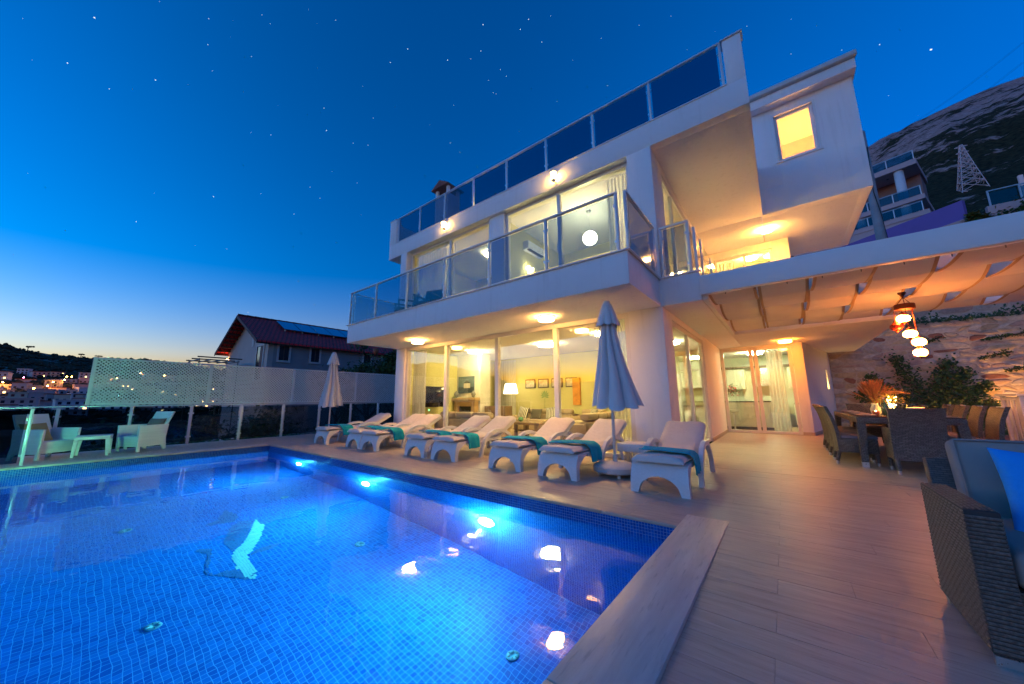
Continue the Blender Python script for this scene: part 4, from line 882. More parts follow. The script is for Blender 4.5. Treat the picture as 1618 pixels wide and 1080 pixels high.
# woven strands on the visible faces of the armrest: real little pillows, joined
ws = MB(); pu, pv = .046, .0175
def strand(o_, du, dv, n):
    a,b = du*.5, dv*.5; c0 = o_
    ws.add([c0-a-b, c0+a-b, c0+a+b, c0-a+b, c0-a*.55-b*.3+n, c0+a*.55-b*.3+n, c0+a*.55+b*.3+n, c0-a*.55+b*.3+n],[(0,1,5,4),(1,2,6,5),(2,3,7,6),(3,0,4,7),(4,5,6,7)])
def facew(o_, U, Vv, n, L, Hh):
    U = Vector(U).normalized(); Vv = Vector(Vv).normalized(); n = Vector(n).normalized()*.0042; i = 0
    nv = int(Hh/pv); nu = int(L/pu)
    for j in range(nv):
        for k in range(-1,nu+2):
            c = (k+(.5 if j % 2 else 0)+.5)*pu
            if c-pu*.4 > L: continue
            a0_, a1_ = max(0,c-pu*.51), min(L,c+pu*.51)
            strand(Vector(o_)+U*(a0_+a1_)/2+Vv*(j+.5)*pv, U*(a1_-a0_), Vv*(pv*.80), n)
facew((-.001,.005,.05),(0,1,0),(0,.0,1),(-1,0,0),.63,.58); facew((.0,.0,.05),(1,0,0),(0,.03,1),(0,-1,0),.11,.575); facew((.0,.03,.632),(0,1,0),(1,0,0),(0,0,1),.62,.11)
ws.build('woven_strands', pbr('sofa_strand',(.15,.115,.092),.62,.4,55,spec=.3), ap, kind='stuff')
MB().box(.002,.108,.002,.022,0,.039).build('skid', STEEL, so); MB().box(.01,.10,.57,.62,0,.039).build('foot', STEEL, so)
bx('seat_base', SR, so, .112,2.05,.06,.80,.06,.30, bev=.008); MB().prism([(.80,.06),(.90,.06),(1.04,.74),(.96,.75)],'x',.10,2.1).build('backrest_frame', SR, so, bev=.01)
GC = pbr('grey_outdoor_cushion',(.30,.285,.27),.95,.05,6,.2,500)
MB().box(.12,1.08,.02,.80,.305,.47).build('seat_cushion', GC, so, bev=.045, seg=4); MB().box(1.09,2.04,.02,.80,.305,.47).build('seat_cushion', GC, so, bev=.045, seg=4)
for k in range(2):
    c = MB().box(-.47,.47,-.075,.075,0,.47).build('back_cushion', GC, so, bev=.04, seg=4); c.location = (.66+.95*k,.80,.42); c.rotation_euler = (R(-13),0,0)
    MB().tube([(-.455,-.078,.02),(-.455,-.078,.455),(.455,-.078,.455),(.455,-.078,.02)],.007,6).build('piping', GC, c, smooth=True)
bpw = cushion('throw_pillow', pbr('blue_pillow',(.008,.34,.88),.85,.08,5,.3,40), None, (1.12,3.17,.62), (.52,.48,.17), (R(70),R(4),R(4)), 'bright blue throw pillow on the grey sofa','pillow')

# ---------------------------------------------------------------- stone walls with individual stones
MOR = pbr('stone_mortar',(.56,.46,.36),.95,.15,8,.5,40)
SM = [pbr('stone_%s'%n, c, .9, .22, 9, .7, 26, rnd=.12) for n,c in (('buff',(.52,.42,.33)),('rose',(.50,.36,.29)),('pale',(.60,.53,.45)),('red',(.34,.15,.10)),('ochre',(.54,.41,.26)))]
def stone_wall(label, x0, x1, y, z0, z1, nx, nz, seed, limit):
    rr = random.Random(seed); w_ = thing('stone_wall', label, 'stone wall', (0,y,0)); bx('mortar_core', MOR, w_, x0,x1,0,.4,z0,z1)
    G = {}
    for j in range(nz+1):
        for i in range(nx+1):
            G[i,j] = (x0+(x1-x0)*(i+(.5 if j % 2 else 0)*.9+rr.uniform(-.34,.34))/nx, z0+(z1-z0)*(j+rr.uniform(-.36,.36)*(0 < j < nz))/nz)
    n = 0; rest = [MB() for _ in SM]
    for j in range(nz):
        i = 0
        while i < nx:
            wide = 2 if rr.random() < .28 and i < nx-1 else 1
            q = [G[i,j],G[i+wide,j],G[i+wide,j+1],G[i,j+1]]; i += wide
            cx = sum(p[0] for p in q)/4; cz = sum(p[1] for p in q)/4
            # inset and round the corners
            P = []
            for a in range(4):
                p, nx_, pv_ = q[a], q[(a+1)%4], q[(a-1)%4]
                for oth,f in ((pv_,.24),(nx_,.24)):
                    x = p[0]+(oth[0]-p[0])*f; z = p[1]+(oth[1]-p[1])*f; P.append((cx+(x-cx)*.90+rr.uniform(-.015,.015), cz+(z-cz)*.85+rr.uniform(-.012,.012)))
            P = [(min(max(x,x0+.005),x1-.005), min(max(z,z0+.005),z1-.005)) for x,z in P]
            dep = rr.uniform(.006,.03); m_ = len(P); V = [(x,0,z) for x,z in P]+[(cx+(x-cx)*.93,-dep*.75,cz+(z-cz)*.9) for x,z in P]+[(cx+(x-cx)*.6,-dep+rr.uniform(-.008,.008),cz+(z-cz)*.55) for x,z in P]
            F = [(a,(a+1)%m_,(a+1)%m_+m_,a+m_) for a in range(m_)]+[(a+m_,(a+1)%m_+m_,(a+1)%m_+2*m_,a+2*m_) for a in range(m_)]+[tuple(2*m_+a for a in range(m_))]
            mi = rr.choices(range(5),(5,3,4.5,.8,2.2))[0]
            if x0 < cx < 6.6 and n < limit: MB().add(V,F).build('stone', SM[mi], w_, smooth=True); n += 1
            else: rest[mi].add(V,F)
    for b_3,m_ in zip(rest,SM):
        if b_3.f: b_3.build('stone_rubble', m_, w_, smooth=True, kind='stuff')
    return w_
stone_wall('tall rubble stone retaining wall behind the dining table', 1.0, 7.2, 18.5, -.02, 3.72, 21, 20, 1, 300)
stone_wall('higher stone terrace wall set back above the ivy ledge', -1.0, 10.5, 20.6, 3.3, 6.2, 30, 12, 2, 90)
bx('planting_bed', pbr('soil',(.05,.035,.025),.95,.2,10), None, 1.0,10.5,18.9,20.6,-4,3.60)['kind'] = 'structure'
stp = thing('terrace_step','low reddish brown timber step beyond the dining chairs','step',(3.7,13.6,0))
for k in range(8): bx('plank', pbr('red_timber',(.24,.12,.07),.6,.2,4,stretch=(1,8,1),rnd=.15), stp, 0,1.38,.205*k,.205*k+.198,.10,.13, bev=.004)
bx('riser', pbr('red_timber',(.2,.1,.06)), stp, .02,1.36,.02,1.62,0,.099)
bx('planter_kerb', pbr('kerb_stone',(.45,.38,.28),.8,.1,5,.3,40), None, 3.0,7.2,17.4,17.6,0,.22, bev=.01); tag(bpy.data.objects['planter_kerb'],'pale stone kerb of the bed at the foot of the stone wall','kerb')
# ivy and climbing shrub
LEAF = [pbr('leaf_dark',(.035,.085,.025),.55,.4,30), pbr('leaf_mid',(.08,.15,.035),.55,.35,30), pbr('leaf_yellow',(.14,.13,.03),.6,.3,30)]
def plant(name, label, cat, root, branches, n, L, seed, spread=.16, tone=(6,4,1)):
    rr = random.Random(seed); t_ = thing(name, label, cat, root); st = MB(); ms_ = [MB(),MB(),MB()]
    for b in branches:
        P = [Vector(p)-Vector(root) for p in b]; st.tube(P,[.02*(1-i/len(P))+.004 for i in range(len(P))],5)
        for k in range(int(n)):
            s_ = rr.random()**.8*(len(P)-1); i = min(int(s_),len(P)-2); c = P[i].lerp(P[i+1],s_-i); sp = spread*(1-.72*s_/(len(P)-1))
            c = c+Vector((rr.gauss(0,sp),rr.gauss(0,sp*.45),rr.gauss(0,sp)))
            leaf(ms_[rr.choices((0,1,2),tone)[0]], c, Vector((rr.uniform(-1,1),rr.uniform(-1,.3),rr.uniform(-.9,.6))), Vector((rr.uniform(-.5,.5),-1,rr.uniform(0,1))), L*rr.uniform(.6,1.3), L*.6)
    st.build('stem', pbr('bark',(.06,.04,.025),.9), t_)
    for b,m_ in zip(ms_,LEAF):
        if b.f: b.build('foliage', m_, t_, kind='stuff')
    return t_
YI = 18.2
plant('climbing_shrub','bushy green creeper climbing the stone wall behind the dining table','shrub',(4.0,YI,0),
      [[(4.0,YI,0),(3.9,YI,.9),(3.6,YI+.1,1.7),(3.3,YI+.15,2.6)],[(4.0,YI,0),(3.7,YI,.8),(3.1,YI,1.4),(2.5,YI,1.9)],[(4.0,YI,0),(4.2,YI,.9),(4.3,YI+.1,1.7),(4.6,YI+.15,2.35)],[(4.0,YI,0),(4.3,YI,.8),(4.7,YI+.1,1.2),(5.3,YI+.15,1.5)],[(4.0,YI,0),(4.2,YI,.9),(4.5,YI+.1,1.55),(4.9,YI+.15,1.95)],[(4.0,YI,0),(3.5,YI,.5),(2.7,YI,.9),(2.2,YI,1.25)],[(4.0,YI,0),(4.3,YI,.5),(4.8,YI,.8),(5.2,YI+.1,.9)]],620,.11,4,.30)
plant('shrub','small bright green bush at the foot of the stone wall','shrub',(4.7,16.6,0),[[(4.7,16.6,0),(4.7,16.6,.5),(4.75,16.6,.95)],[(4.7,16.6,0),(4.55,16.6,.4),(4.5,16.6,.75)],[(4.7,16.6,0),(4.95,16.6,.4),(5.0,16.6,.7)]],420,.09,5,.2,(2,6,2))
for i,(x,z,L_) in enumerate(((5.9,3.05,.9),(5.6,2.45,.6),(6.0,2.0,.5),(4.35,3.1,.35))):
    plant('ivy_strand','ivy strand hanging on the stone wall, %s'%('topmost at the right edge','second below the top right','lowest at the right edge','small one above the lamp globes')[i],'ivy',(x,18.4,z),[[(x+.5*L_,18.42,z+.08),(x,18.4,z),(x-.6*L_,18.42,z-.06)]],90*L_+20,.08,20+i,.06)
le = MB(); le2 = MB()
for k in range(2600):
    x = rr.uniform(1.5,10); c = Vector((x,18.75+rr.gauss(0,.22),3.66+abs(rr.gauss(0,.13+.05*math.sin(x*2.1))))); leaf(le if k % 3 else le2, c, Vector((rr.uniform(-1,1),rr.uniform(-1,.5),rr.uniform(-.3,1))), Vector((rr.uniform(-.4,.4),-.6,1)), .12, .07)
iv = le.build('ivy_ground_cover', LEAF[0], kind='stuff'); le2.build('foliage', LEAF[1], iv, kind='stuff'); tag(iv,'dark ground ivy on the ledge above the stone wall','ivy')
# ornament wall lamp in niche
nl = thing('niche_lamp','small amber lamp glowing in the niche of the white wall','lamp',tuple(Mo @ Vector((3.5,.08,1.45)))); MB().lathe([(.045,0),(.05,.02),(.02,.06)],12).build('base', COP, nl); MB().lathe([(.02,.061),(.05,.12),(.035,.24),(0,.25)],14).build('shade', emis('niche_glow',(1,.6,.15),9), nl, smooth=True)
# ---------------------------------------------------------------- interior of the living room
FAB = pbr('beige_sofa_fabric',(.46,.36,.22),.9,.06,6,.2,200); CURT = None
def curtain(name, label, ax, c, u0, u1, z0, z1, waves, mat, amp=.05):
    mb = MB(); n = waves*8
    f = lambda u,v: (u0+(u1-u0)*u, c+amp*math.sin(u*waves*6.283)*(.6+.4*v)+.012*math.sin(u*waves*15), z1+(z0-z1)*v)
    g_ = f if ax == 'y' else (lambda u,v: (lambda p: (p[1],p[0],p[2]))(f(u,v)))
    o = mb.grid(n,6,g_).build(name, mat, smooth=True); tag(o,label,'curtain','white curtains behind the windows'); return o
m, t, o = newmat('sheer_curtain'); df = nd(t,'ShaderNodeBsdfDiffuse'); df.inputs[0].default_value = (.78,.76,.66,1); tl = nd(t,'ShaderNodeBsdfTranslucent'); tl.inputs[0].default_value = (.78,.76,.66,1); tp = nd(t,'ShaderNodeBsdfTransparent'); a1 = nd(t,'ShaderNodeMixShader'); a2 = nd(t,'ShaderNodeMixShader')
wv = nd(t,'ShaderNodeTexNoise', Scale=30.0); t.links.new(wv.outputs[0], a2.inputs[0]); mp_ = mth(t,'MULTIPLY', wv.outputs[0], .5); t.links.new(mp_, a2.inputs[0])
a1.inputs[0].default_value = .5; t.links.new(df.outputs[0],a1.inputs[1]); t.links.new(tl.outputs[0],a1.inputs[2]); t.links.new(a1.outputs[0],a2.inputs[1]); t.links.new(tp.outputs[0],a2.inputs[2]); t.links.new(a2.outputs[0],o.inputs[0]); CURT = m
curtain('curtain','curtain at the left end of the living room window','y',7.08,-9.68,-9.0,.02,2.80,7,CURT); curtain('curtain','curtain at the right end of the living room window beside the parasol','y',7.08,-2.85,-2.35,.02,2.80,6,CURT)
curtain('curtain','curtain against the living room back wall','y',11.45,-9.9,-8.7,.02,2.80,10,CURT)
curtain('curtain','curtain in the far left window of the first floor','y',7.2,-9.75,-7.9,ST_+.02,6.2,14,CURT); curtain('curtain','curtain at the right end of the first floor bedroom window','y',7.2,-2.75,-2.16,ST_+.02,6.2,7,CURT); curtain('curtain','curtain behind the kitchen sliding door','y',14.5,-.35,.1,.02,2.75,5,CURT)
curtain('curtain','curtain behind the upper terrace window','y',14.2,-1.4,-.9,4.0,6.0,5,CURT)
def sofa(x, y, rz, w_, label, d=.92):
    t_ = thing('indoor_sofa', label, 'sofa', (x,y,.005), rz); hw = w_/2
    bx('base', FAB, t_, -hw,hw,-d/2,d/2,.06,.30, bev=.02); bx('feet', pbr('dark_metal',(.08,.07,.06)), t_, -hw+.05,hw-.05,-d/2+.05,d/2-.05,0,.06)
    for s_ in (-1,1): bx('armrest', FAB, t_, s_*hw-(.20 if s_ > 0 else 0),s_*hw+(.20 if s_ < 0 else 0),-d/2,d/2,.301,.56, bev=.05)
    n = 2 if w_ < 2.2 else 3; ww = (w_-.42)/n
    for k in range(n):
        a = -hw+.21+ww*k; bx('seat_cushion', FAB, t_, a+.005,a+ww-.005,-d/2-.01,.16,.301,.44, bev=.05); bx('back_cushion', FAB, t_, a+.005,a+ww-.005,.17,.40,.301,.62, bev=.06); bx('headrest', FAB, t_, a+.01,a+ww-.01,.18,.44,.625,.80, bev=.07)
    bx('back_panel', FAB, t_, -hw,hw,.405,d/2,.301,.60, bev=.03); return t_
sofa(-7.55,7.74,math.pi,2.5,'beige sofa with its back to the left window'); sofa(-7.1,11.0,0,2.6,'beige sofa with striped cushions against the back wall'); sofa(-4.15,8.62,R(-90),2.2,'beige sofa seen from its end near the parasol'); sofa(-5.2,10.7,R(-25),1.5,'beige sofa deeper in the room to the right')
m, t, o = newmat('striped_pillow'); p = nd(t,'ShaderNodeBsdfPrincipled', Roughness=.9); tc = t.nodes.new('ShaderNodeTexCoord'); sx = t.nodes.new('ShaderNodeSeparateXYZ'); t.links.new(tc.outputs['Object'],sx.inputs[0]); k_ = mth(t,'GREATER_THAN', mth(t,'SINE', mth(t,'MULTIPLY', sx.outputs[0], 95.0)), .1); t.links.new(mixc(t,k_,(.75,.72,.6),(.10,.10,.08)),p.inputs['Base Color']); t.links.new(p.outputs[0],o.inputs[0]); STR = m
for i,(x,l) in enumerate(((-8.0,'left'),(-6.75,'right'))): cushion('striped_pillow', STR, None, (x,10.98,.66), (.46,.46,.16), (R(70),R(8*(-1)**i),0), 'striped pillow at the %s of the back wall sofa'%l,'pillow')
cushion('grey_pillow', pbr('grey_pillow',(.12,.11,.08),.9), None, (-7.35,10.90,.62), (.46,.40,.14), (R(66),0,0), 'dark grey pillow between the striped pillows','pillow')
cushion('patterned_pillow', pbr('patterned_pillow',(.3,.28,.2),.9,.8,26), None, (-4.75,10.2,.66), (.42,.42,.15), (R(66),0,R(-40)), 'patterned pillow on the right hand sofa','pillow')
WD = pbr('rustic_wood',(.20,.13,.07),.6,.25,4,stretch=(1,8,1))
ct = thing('coffee_table','rustic dark wood coffee table with thick legs','coffee table',(-6.25,9.0,.005))
bx('top',WD,ct,-.55,.55,-.42,.42,.40,.47,bev=.01)
for a in (-1,1):
    for b in (-1,1): bx('leg',WD,ct,a*.42-.07,a*.42+.07,b*.3-.07,b*.3+.07,0,.40,bev=.006)
gb = MB().lathe([(0,0),(.05,.01),(.085,.06),(.08,.11),(.05,.14)],18).build('green_bowl', pbr('green_glass',(.03,.30,.10),.15), smooth=True); gb.location = (-6.55,8.85,.475); tag(gb,'small green glass bowl on the coffee table','bowl')
fp = thing('fireplace','sandstone mantel fireplace with black firebox','fireplace',(-9.37,9.34,.005)); SS = pbr('sandstone',(.52,.36,.17),.7,.1,6)
bx('mantel',SS,fp,-.62,.62,-.26,-.001,1.12,1.24,bev=.01); bx('frieze',SS,fp,-.55,.55,-.20,-.001,.92,1.119,bev=.006)
for s_ in (-1,1): bx('jamb',SS,fp,s_*.55-(.2 if s_ > 0 else 0),s_*.55+(.2 if s_ < 0 else 0),-.20,-.001,0,.919,bev=.006)
bx('firebox',pbr('soot_black',(.012,.012,.012),.4),fp,-.349,.349,-.10,-.001,.0,.919)
pa = thing('painting','blue seaside painting with a small white house above the fireplace','painting',(-9.45,9.34,1.42)); bx('canvas',pbr('painting_sky',(.16,.24,.30),.7,.3,5),pa,-.42,.42,-.03,-.001,0,.62); bx('sea',pbr('painting_sea',(.05,.08,.10),.7,.3,9),pa,-.42,.42,-.034,-.0305,0,.22)
MB().prism([(-.12,.18),(.22,.18),(.22,.36),(.05,.44),(-.12,.36)],'y',-.036,-.0345).build('house',pbr('painting_white',(.75,.70,.6),.7),pa); MB().prism([(-.14,.36),(.24,.36),(.05,.47)],'y',-.039,-.0365).build('house_roof',pbr('painting_dark',(.06,.06,.06),.7),pa)
for i,(x,l) in enumerate(((-9.85,'left'),(-8.95,'right'))):
    o = MB().lathe([(.03,0),(.06,.04),(.09,.12),(.06,.20),(.03,.22),(.035,.25)],14).build('urn', pbr('grey_urn',(.25,.25,.23),.5), smooth=True); o.location = (x,9.2,1.25); tag(o,'grey urn at the %s end of the mantel'%l,'urn')
tv = thing('television','black flat television on a swivel arm at the left wall','television',(-9.62,7.95,1.28), R(68)); bx('screen',pbr('tv_screen',(.008,.008,.01),.12),tv,-.52,.52,-.025,.0,-.34,.34,bev=.006); bx('bezel',pbr('tv_plastic',(.02,.02,.02),.4),tv,-.535,.535,.001,.035,-.355,.355,bev=.006); bx('arm',pbr('tv_plastic',(.02,.02,.02)),tv,-.04,.04,.036,.36,.02,.06); bx('arm',pbr('tv_plastic',(.02,.02,.02)),tv,-.04,.04,.036,.36,-.10,-.06)
lm = thing('floor_lamp','cream floor lamp with wide shade beside the back wall sofa','floor lamp',(-8.55,10.9,.005)); MB().lathe([(.15,0),(.15,.02),(.02,.03)],20).build('base',STEEL,lm,smooth=True); MB().tube([(0,0,.03),(0,0,1.5)],.012,8).build('pole',STEEL,lm); MB().lathe([(.30,1.38),(.22,1.78)],24).build('shade',emis('lamp_shade_glow',(1,.78,.42),2.2),lm,smooth=True)
for i in range(4):
    x = -8.05+.62*i; pf = thing('picture_frame','small framed picture on the living room back wall, %s from the lamp'%ORD[i],'picture',(x,11.58,1.78),0,'row of small framed pictures'); bx('frame',pbr('frame_wood',(.12,.09,.06),.5),pf,-.24,.24,-.03,.019,-.18,.18,bev=.004); bx('print',pbr('print_paper',(.6,.55,.42),.6,.4,9),pf,-.20,.20,-.034,-.031,-.14,.14)
oc = thing('orange_painting','tall orange abstract painting on the living room back wall','painting',(-6.0,11.58,.95)) if False else thing('orange_painting','tall orange abstract painting in the living room','painting',(-5.98,11.55,.95))
bx('canvas',pbr('orange_canvas',(.62,.26,.03),.7,.35,4),oc,-.15,.15,-.03,.04,0,.98)
pv = thing('potted_leaf_vase','single monstera leaf in a glass vase behind the sofa','plant',(-7.25,11.35,.62)); MB().lathe([(.04,0),(.05,.02),(.05,.2),(.03,.25)],12).build('vase',WG,pv,smooth=True); MB().tube([(0,0,.02),(.02,-.03,.35),(.05,-.05,.6)],.006,5).build('stem',LEAF[1],pv)
lf = MB()
for k in range(9):
    a = R(-120+30*k); lf.add([(.05,-.06,.62),(.05+.13*math.sin(a-.14),-.06,.68+.13*math.cos(a-.14)),(.05+.21*math.sin(a),-.05,.70+.20*math.cos(a)),(.05+.13*math.sin(a+.14),-.06,.68+.13*math.cos(a+.14))],[(0,1,2,3)])
lf.build('leaf',pbr('monstera',(.02,.22,.04),.4),pv); 
pt = bx('plant_shelf', WD, None, -8.3,-5.9,11.25,11.58,.56,.62); tag(pt,'narrow shelf behind the back wall sofa','shelf')
bs = bx('shelf_leg', WD, pt, -7.2,-7.0,11.3,11.5,.005,.56)
bv = MB().lathe([(.05,0),(.07,.05),(.06,.16),(.02,.26),(.02,.36)],14).build('turquoise_vase',pbr('turquoise_glass',(.0,.30,.34),.15),smooth=True); bv.location = (-8.25,9.72,.93); tag(bv,'slim turquoise glass bottle vase in the living room','vase')
sb_ = bx('sideboard', WD, None, -8.68,-7.7,9.5,9.9,.005,.93, bev=.01); tag(sb_,'dark sideboard beside the fireplace','sideboard')
# interior lighting: real lamps in the rooms
IL = emis('interior_lamp', (1,.74,.28), 40); ILC = emis('interior_lamp_cool', (.90,.92,.50), 48)
def room_lamp(x,y,z,label,r=.2,mat=None): ceiling_lamp(x,y,z,label,r,mat or IL)
room_lamp(-5.6,9.0,SB,'round ceiling lamp in the middle of the living room',.30); room_lamp(-8.4,8.6,SB,'round ceiling lamp above the sofa by the left window',.18); room_lamp(-3.6,8.4,SB,'round ceiling lamp in the living room near the parasol',.14)
room_lamp(-2.5,11.2,SB,'round ceiling lamp above the utility corner',.2,ILC); room_lamp(-.7,16.0,SB,'round ceiling lamp inside the kitchen',.24,ILC); room_lamp(-8.55,9.1,SB,'small ceiling lamp over the fireplace',.07,ILC)
# kitchen
CAB = pbr('kitchen_cabinet',(.72,.72,.60),.4,.03,3); WT = pbr('dark_worktop',(.03,.035,.03),.2,.2,20)
def unit(x,y,w_,d,h,label,rz=0,door=2):
    t_ = thing('kitchen_cabinet',label,'cabinet',(x,y,.006),rz,'kitchen cabinets'); bx('carcass',CAB,t_,-w_/2,w_/2,-d/2,d/2,.1,h-.04); bx('worktop',WT,t_,-w_/2-.01,w_/2+.01,-d/2-.03,d/2,h-.039,h,bev=.004); bx('plinth',pbr('dark_metal',(.08,.07,.06)),t_,-w_/2,w_/2,-d/2+.05,d/2,0,.099)
    for k in range(door):
        a = -w_/2+w_/door*k; dr = bx('door',CAB,t_,a+.006,a+w_/door-.006,-d/2-.022,-d/2-.001,.12,h-.06,bev=.004); bx('handle',STEEL,dr,a+w_/door-.06,a+w_/door-.045,-d/2-.05,-d/2-.023,h-.38,h-.12)
unit(-.9,15.75,1.9,.6,1.02,'kitchen island behind the sliding door',0,4); unit(.75,17.65,.9,.6,.92,'cabinet along the kitchen back wall right of the window'); unit(-1.2,17.65,2.6,.6,.92,'long cabinet run along the kitchen back wall',0,5)
for i,x in enumerate((-2.4,-1.6,.6)):
    o = thing('wall_cupboard','white wall cupboard in the kitchen, %s'%('left of the hood','next to the hood','by the right corner')[i],'cupboard',(x,17.8,1.5),0,'kitchen wall cupboards'); bx('carcass',CAB,o,-.38,.38,-.17,.19,0,.85,bev=.004); bx('door',CAB,o,-.37,.37,-.19,-.171,.01,.84,bev=.004)
bx('cornice', WD, villa, -3.2,1.3,17.55,17.99,2.40,2.46)
ho = thing('cooker_hood','steel cooker hood on the kitchen back wall','cooker hood',(-.5,17.8,1.62)); bx('hood',STEEL,ho,-.45,.45,-.3,.19,0,.12); bx('flue',STEEL,ho,-.15,.15,-.08,.19,.12,.85)
fv = thing('flower_vase','red flowers in a glass vase on the kitchen island','flowers',(-1.55,15.6,1.028)); MB().lathe([(.06,0),(.08,.02),(.08,.18),(.05,.24)],16).build('vase',WG,fv,smooth=True); fm, lm_ = MB(), MB()
for k in range(90):
    c = Vector((rr.gauss(0,.10),rr.gauss(0,.10),.38+rr.gauss(0,.09))); leaf(fm if k % 3 == 0 else lm_, c, Vector((rr.uniform(-1,1),rr.uniform(-1,1),rr.uniform(-.2,1))), Vector((rr.uniform(-1,1),-1,1)), .09, .06)
fm.build('flowers',pbr('red_petal',(.45,.01,.03),.6),fv,kind='stuff'); lm_.build('leaves',LEAF[1],fv,kind='stuff')
bst = thing('bar_stool','cream bar stool at the kitchen island','bar stool',(-1.50,15.05,.006)); MB().lathe([(.2,0),(.2,.02),(.03,.04)],20).build('base',STEEL,bst,smooth=True); MB().tube([(0,0,.04),(0,0,.62)],.03,10).build('column',STEEL,bst); MB().lathe([(.05,.60),(.16,.64),(.19,.72),(.17,.73),(0,.70)],20).build('seat',CAB,bst,smooth=True)
wm = thing('washing_machine','white washing machine seen through the side glass doors','washing machine',(-2.42,13.35,.006)); bx('body',WHITE2,wm,-.3,.3,-.3,.3,0,.86,bev=.01); MB().tube([(0,-.301,.45),(0,-.325,.45)],.17,24).build('door_ring',STEEL,wm); MB().tube([(0,-.326,.45),(0,-.335,.45)],.125,24).build('door_glass',pbr('soot_black',(.012,.012,.012)),wm); bx('control_panel',STEEL,wm,-.28,.28,-.306,-.301,.74,.84)
tag(bx('utility_worktop',WT,None,-2.74,-1.78,12.98,13.69,.872,.905),'dark worktop above the washing machine','worktop')
fg = thing('fridge','tall white fridge freezer behind the side glass doors','fridge',(-3.08,13.3,.006)); bx('body',WHITE2,fg,-.32,.32,-.34,.34,0,1.98,bev=.012); bx('upper_door',WHITE2,fg,-.32,.32,-.37,-.345,1.25,1.97,bev=.008); bx('lower_door',WHITE2,fg,-.32,.32,-.37,-.345,.02,1.24,bev=.008)
bx('handle',STEEL,fg,-.28,-.26,-.40,-.371,1.3,1.6); bx('handle',STEEL,fg,-.28,-.26,-.40,-.371,.85,1.2)
uw = thing('wall_cupboard','wall cupboard above the washing machine','cupboard',(-2.3,13.5,1.5)); bx('carcass',CAB,uw,-.5,.5,-.17,.19,0,.9); bx('door',CAB,uw,-.49,-.005,-.19,-.171,.01,.89); bx('door',CAB,uw,.005,.49,-.19,-.171,.01,.89)
kt = MB().lathe([(.08,0),(.085,.02),(.07,.16),(.05,.2),(.02,.22)],16).build('kettle',STEEL,smooth=True); kt.location = (-1.98,13.2,.906); tag(kt,'steel kettle on the worktop above the washing machine','kettle')
# bedrooms upstairs
gl_ = thing('globe_pendant','white glowing globe pendant in the first floor bedroom','pendant lamp',(-3.69,8.25,US)); MB().lathe([(.07,0),(.07,-.02),(.02,-.04),(0,-.04)],16).build('canopy',STEEL,gl_,smooth=True); MB().tube([(0,0,-.04),(0,0,-.62)],.005,6).build('cord',STEEL,gl_)
MB().lathe([(.19*math.sin(k*math.pi/16),-.80+.19*math.cos(k*math.pi/16)) for k in range(17)],28).build('globe',emis('globe_glow',(1,.84,.40),26),gl_,smooth=True)
ac = thing('air_conditioner','white wall air conditioner in the first floor bedroom','air conditioner',(-5.758,8.45,5.62)); MB().prism([(0,0),(.2,.03),(.22,.12),(.2,.28),(0,.29)],'y',-.45,.45).build('body',WHITE2,ac,bev=.012); bx('vent',pbr('soot_black',(.012,.012,.012)),ac,.10,.205,-.4,.4,.012,.026)
wl_ = thing('wall_sconce','glowing double wall sconce in the first floor bedroom','wall lamp',(-5.758,8.25,5.0)); bx('plate',STEEL,wl_,0,.02,-.06,.06,-.08,.08)
for s_ in (-1,1): MB().lathe([(.03,0),(.055,.10)],14,(.09,s_*.09,.02)).build('shade',emis('sconce_glow',(1,.75,.35),30),wl_,smooth=True); MB().tube([(.02,s_*.03,0),(.09,s_*.09,.02)],.006,5).build('arm',STEEL,wl_)
room_lamp(-7.6,8.6,US,'round ceiling lamp in the far first floor bedroom',.22); room_lamp(-.4,14.9,US,'round ceiling lamp behind the upper terrace window',.2); bl_ = thing('added_room_lamp','unseen lamp added below the sill to light the top floor wing room','lamp',(1.25,12.9,6.6)); MB().lathe([(.12,0),(.12,.02),(.02,.04),(.02,.5)],14).build('stand',STEEL,bl_); MB().lathe([(.18,.5),(.12,.78)],18).build('shade',emis('wing_lamp',(1,.42,.09),46),bl_,smooth=True)  # lamp below the wing window sill is unseen, added to light that room
bx('ceiling_panel', INTC, villa, .65,2.09,11.85,13.6,9.392,9.398)
for i,(x,rz) in enumerate(((-7.55,.3),(-8.6,-.4))):
    t_ = thing('balcony_chair','dark grey balcony chair behind the glass, %s'%('nearer the window middle' if i == 0 else 'toward the far end'),'chair',(x,5.9,ST_+.005),rz,'dark balcony chairs'); DG = pbr('dark_rattan',(.05,.05,.055),.6)
    bx('seat',DG,t_,-.27,.27,-.27,.27,.36,.42,bev=.01); MB().prism([(.22,.42),(.27,.42),(.36,.88),(.32,.89)],'x',-.27,.27).build('backrest',DG,t_)
    for a in (-1,1):
        bx('armrest',DG,t_,a*.27-.025,a*.27+.025,-.26,.24,.60,.64)
        for b in (-1,1): bx('leg',DG,t_,a*.25-.02,a*.25+.02,b*.23-.02,b*.23+.02,0,.36 if b > 0 else .60)
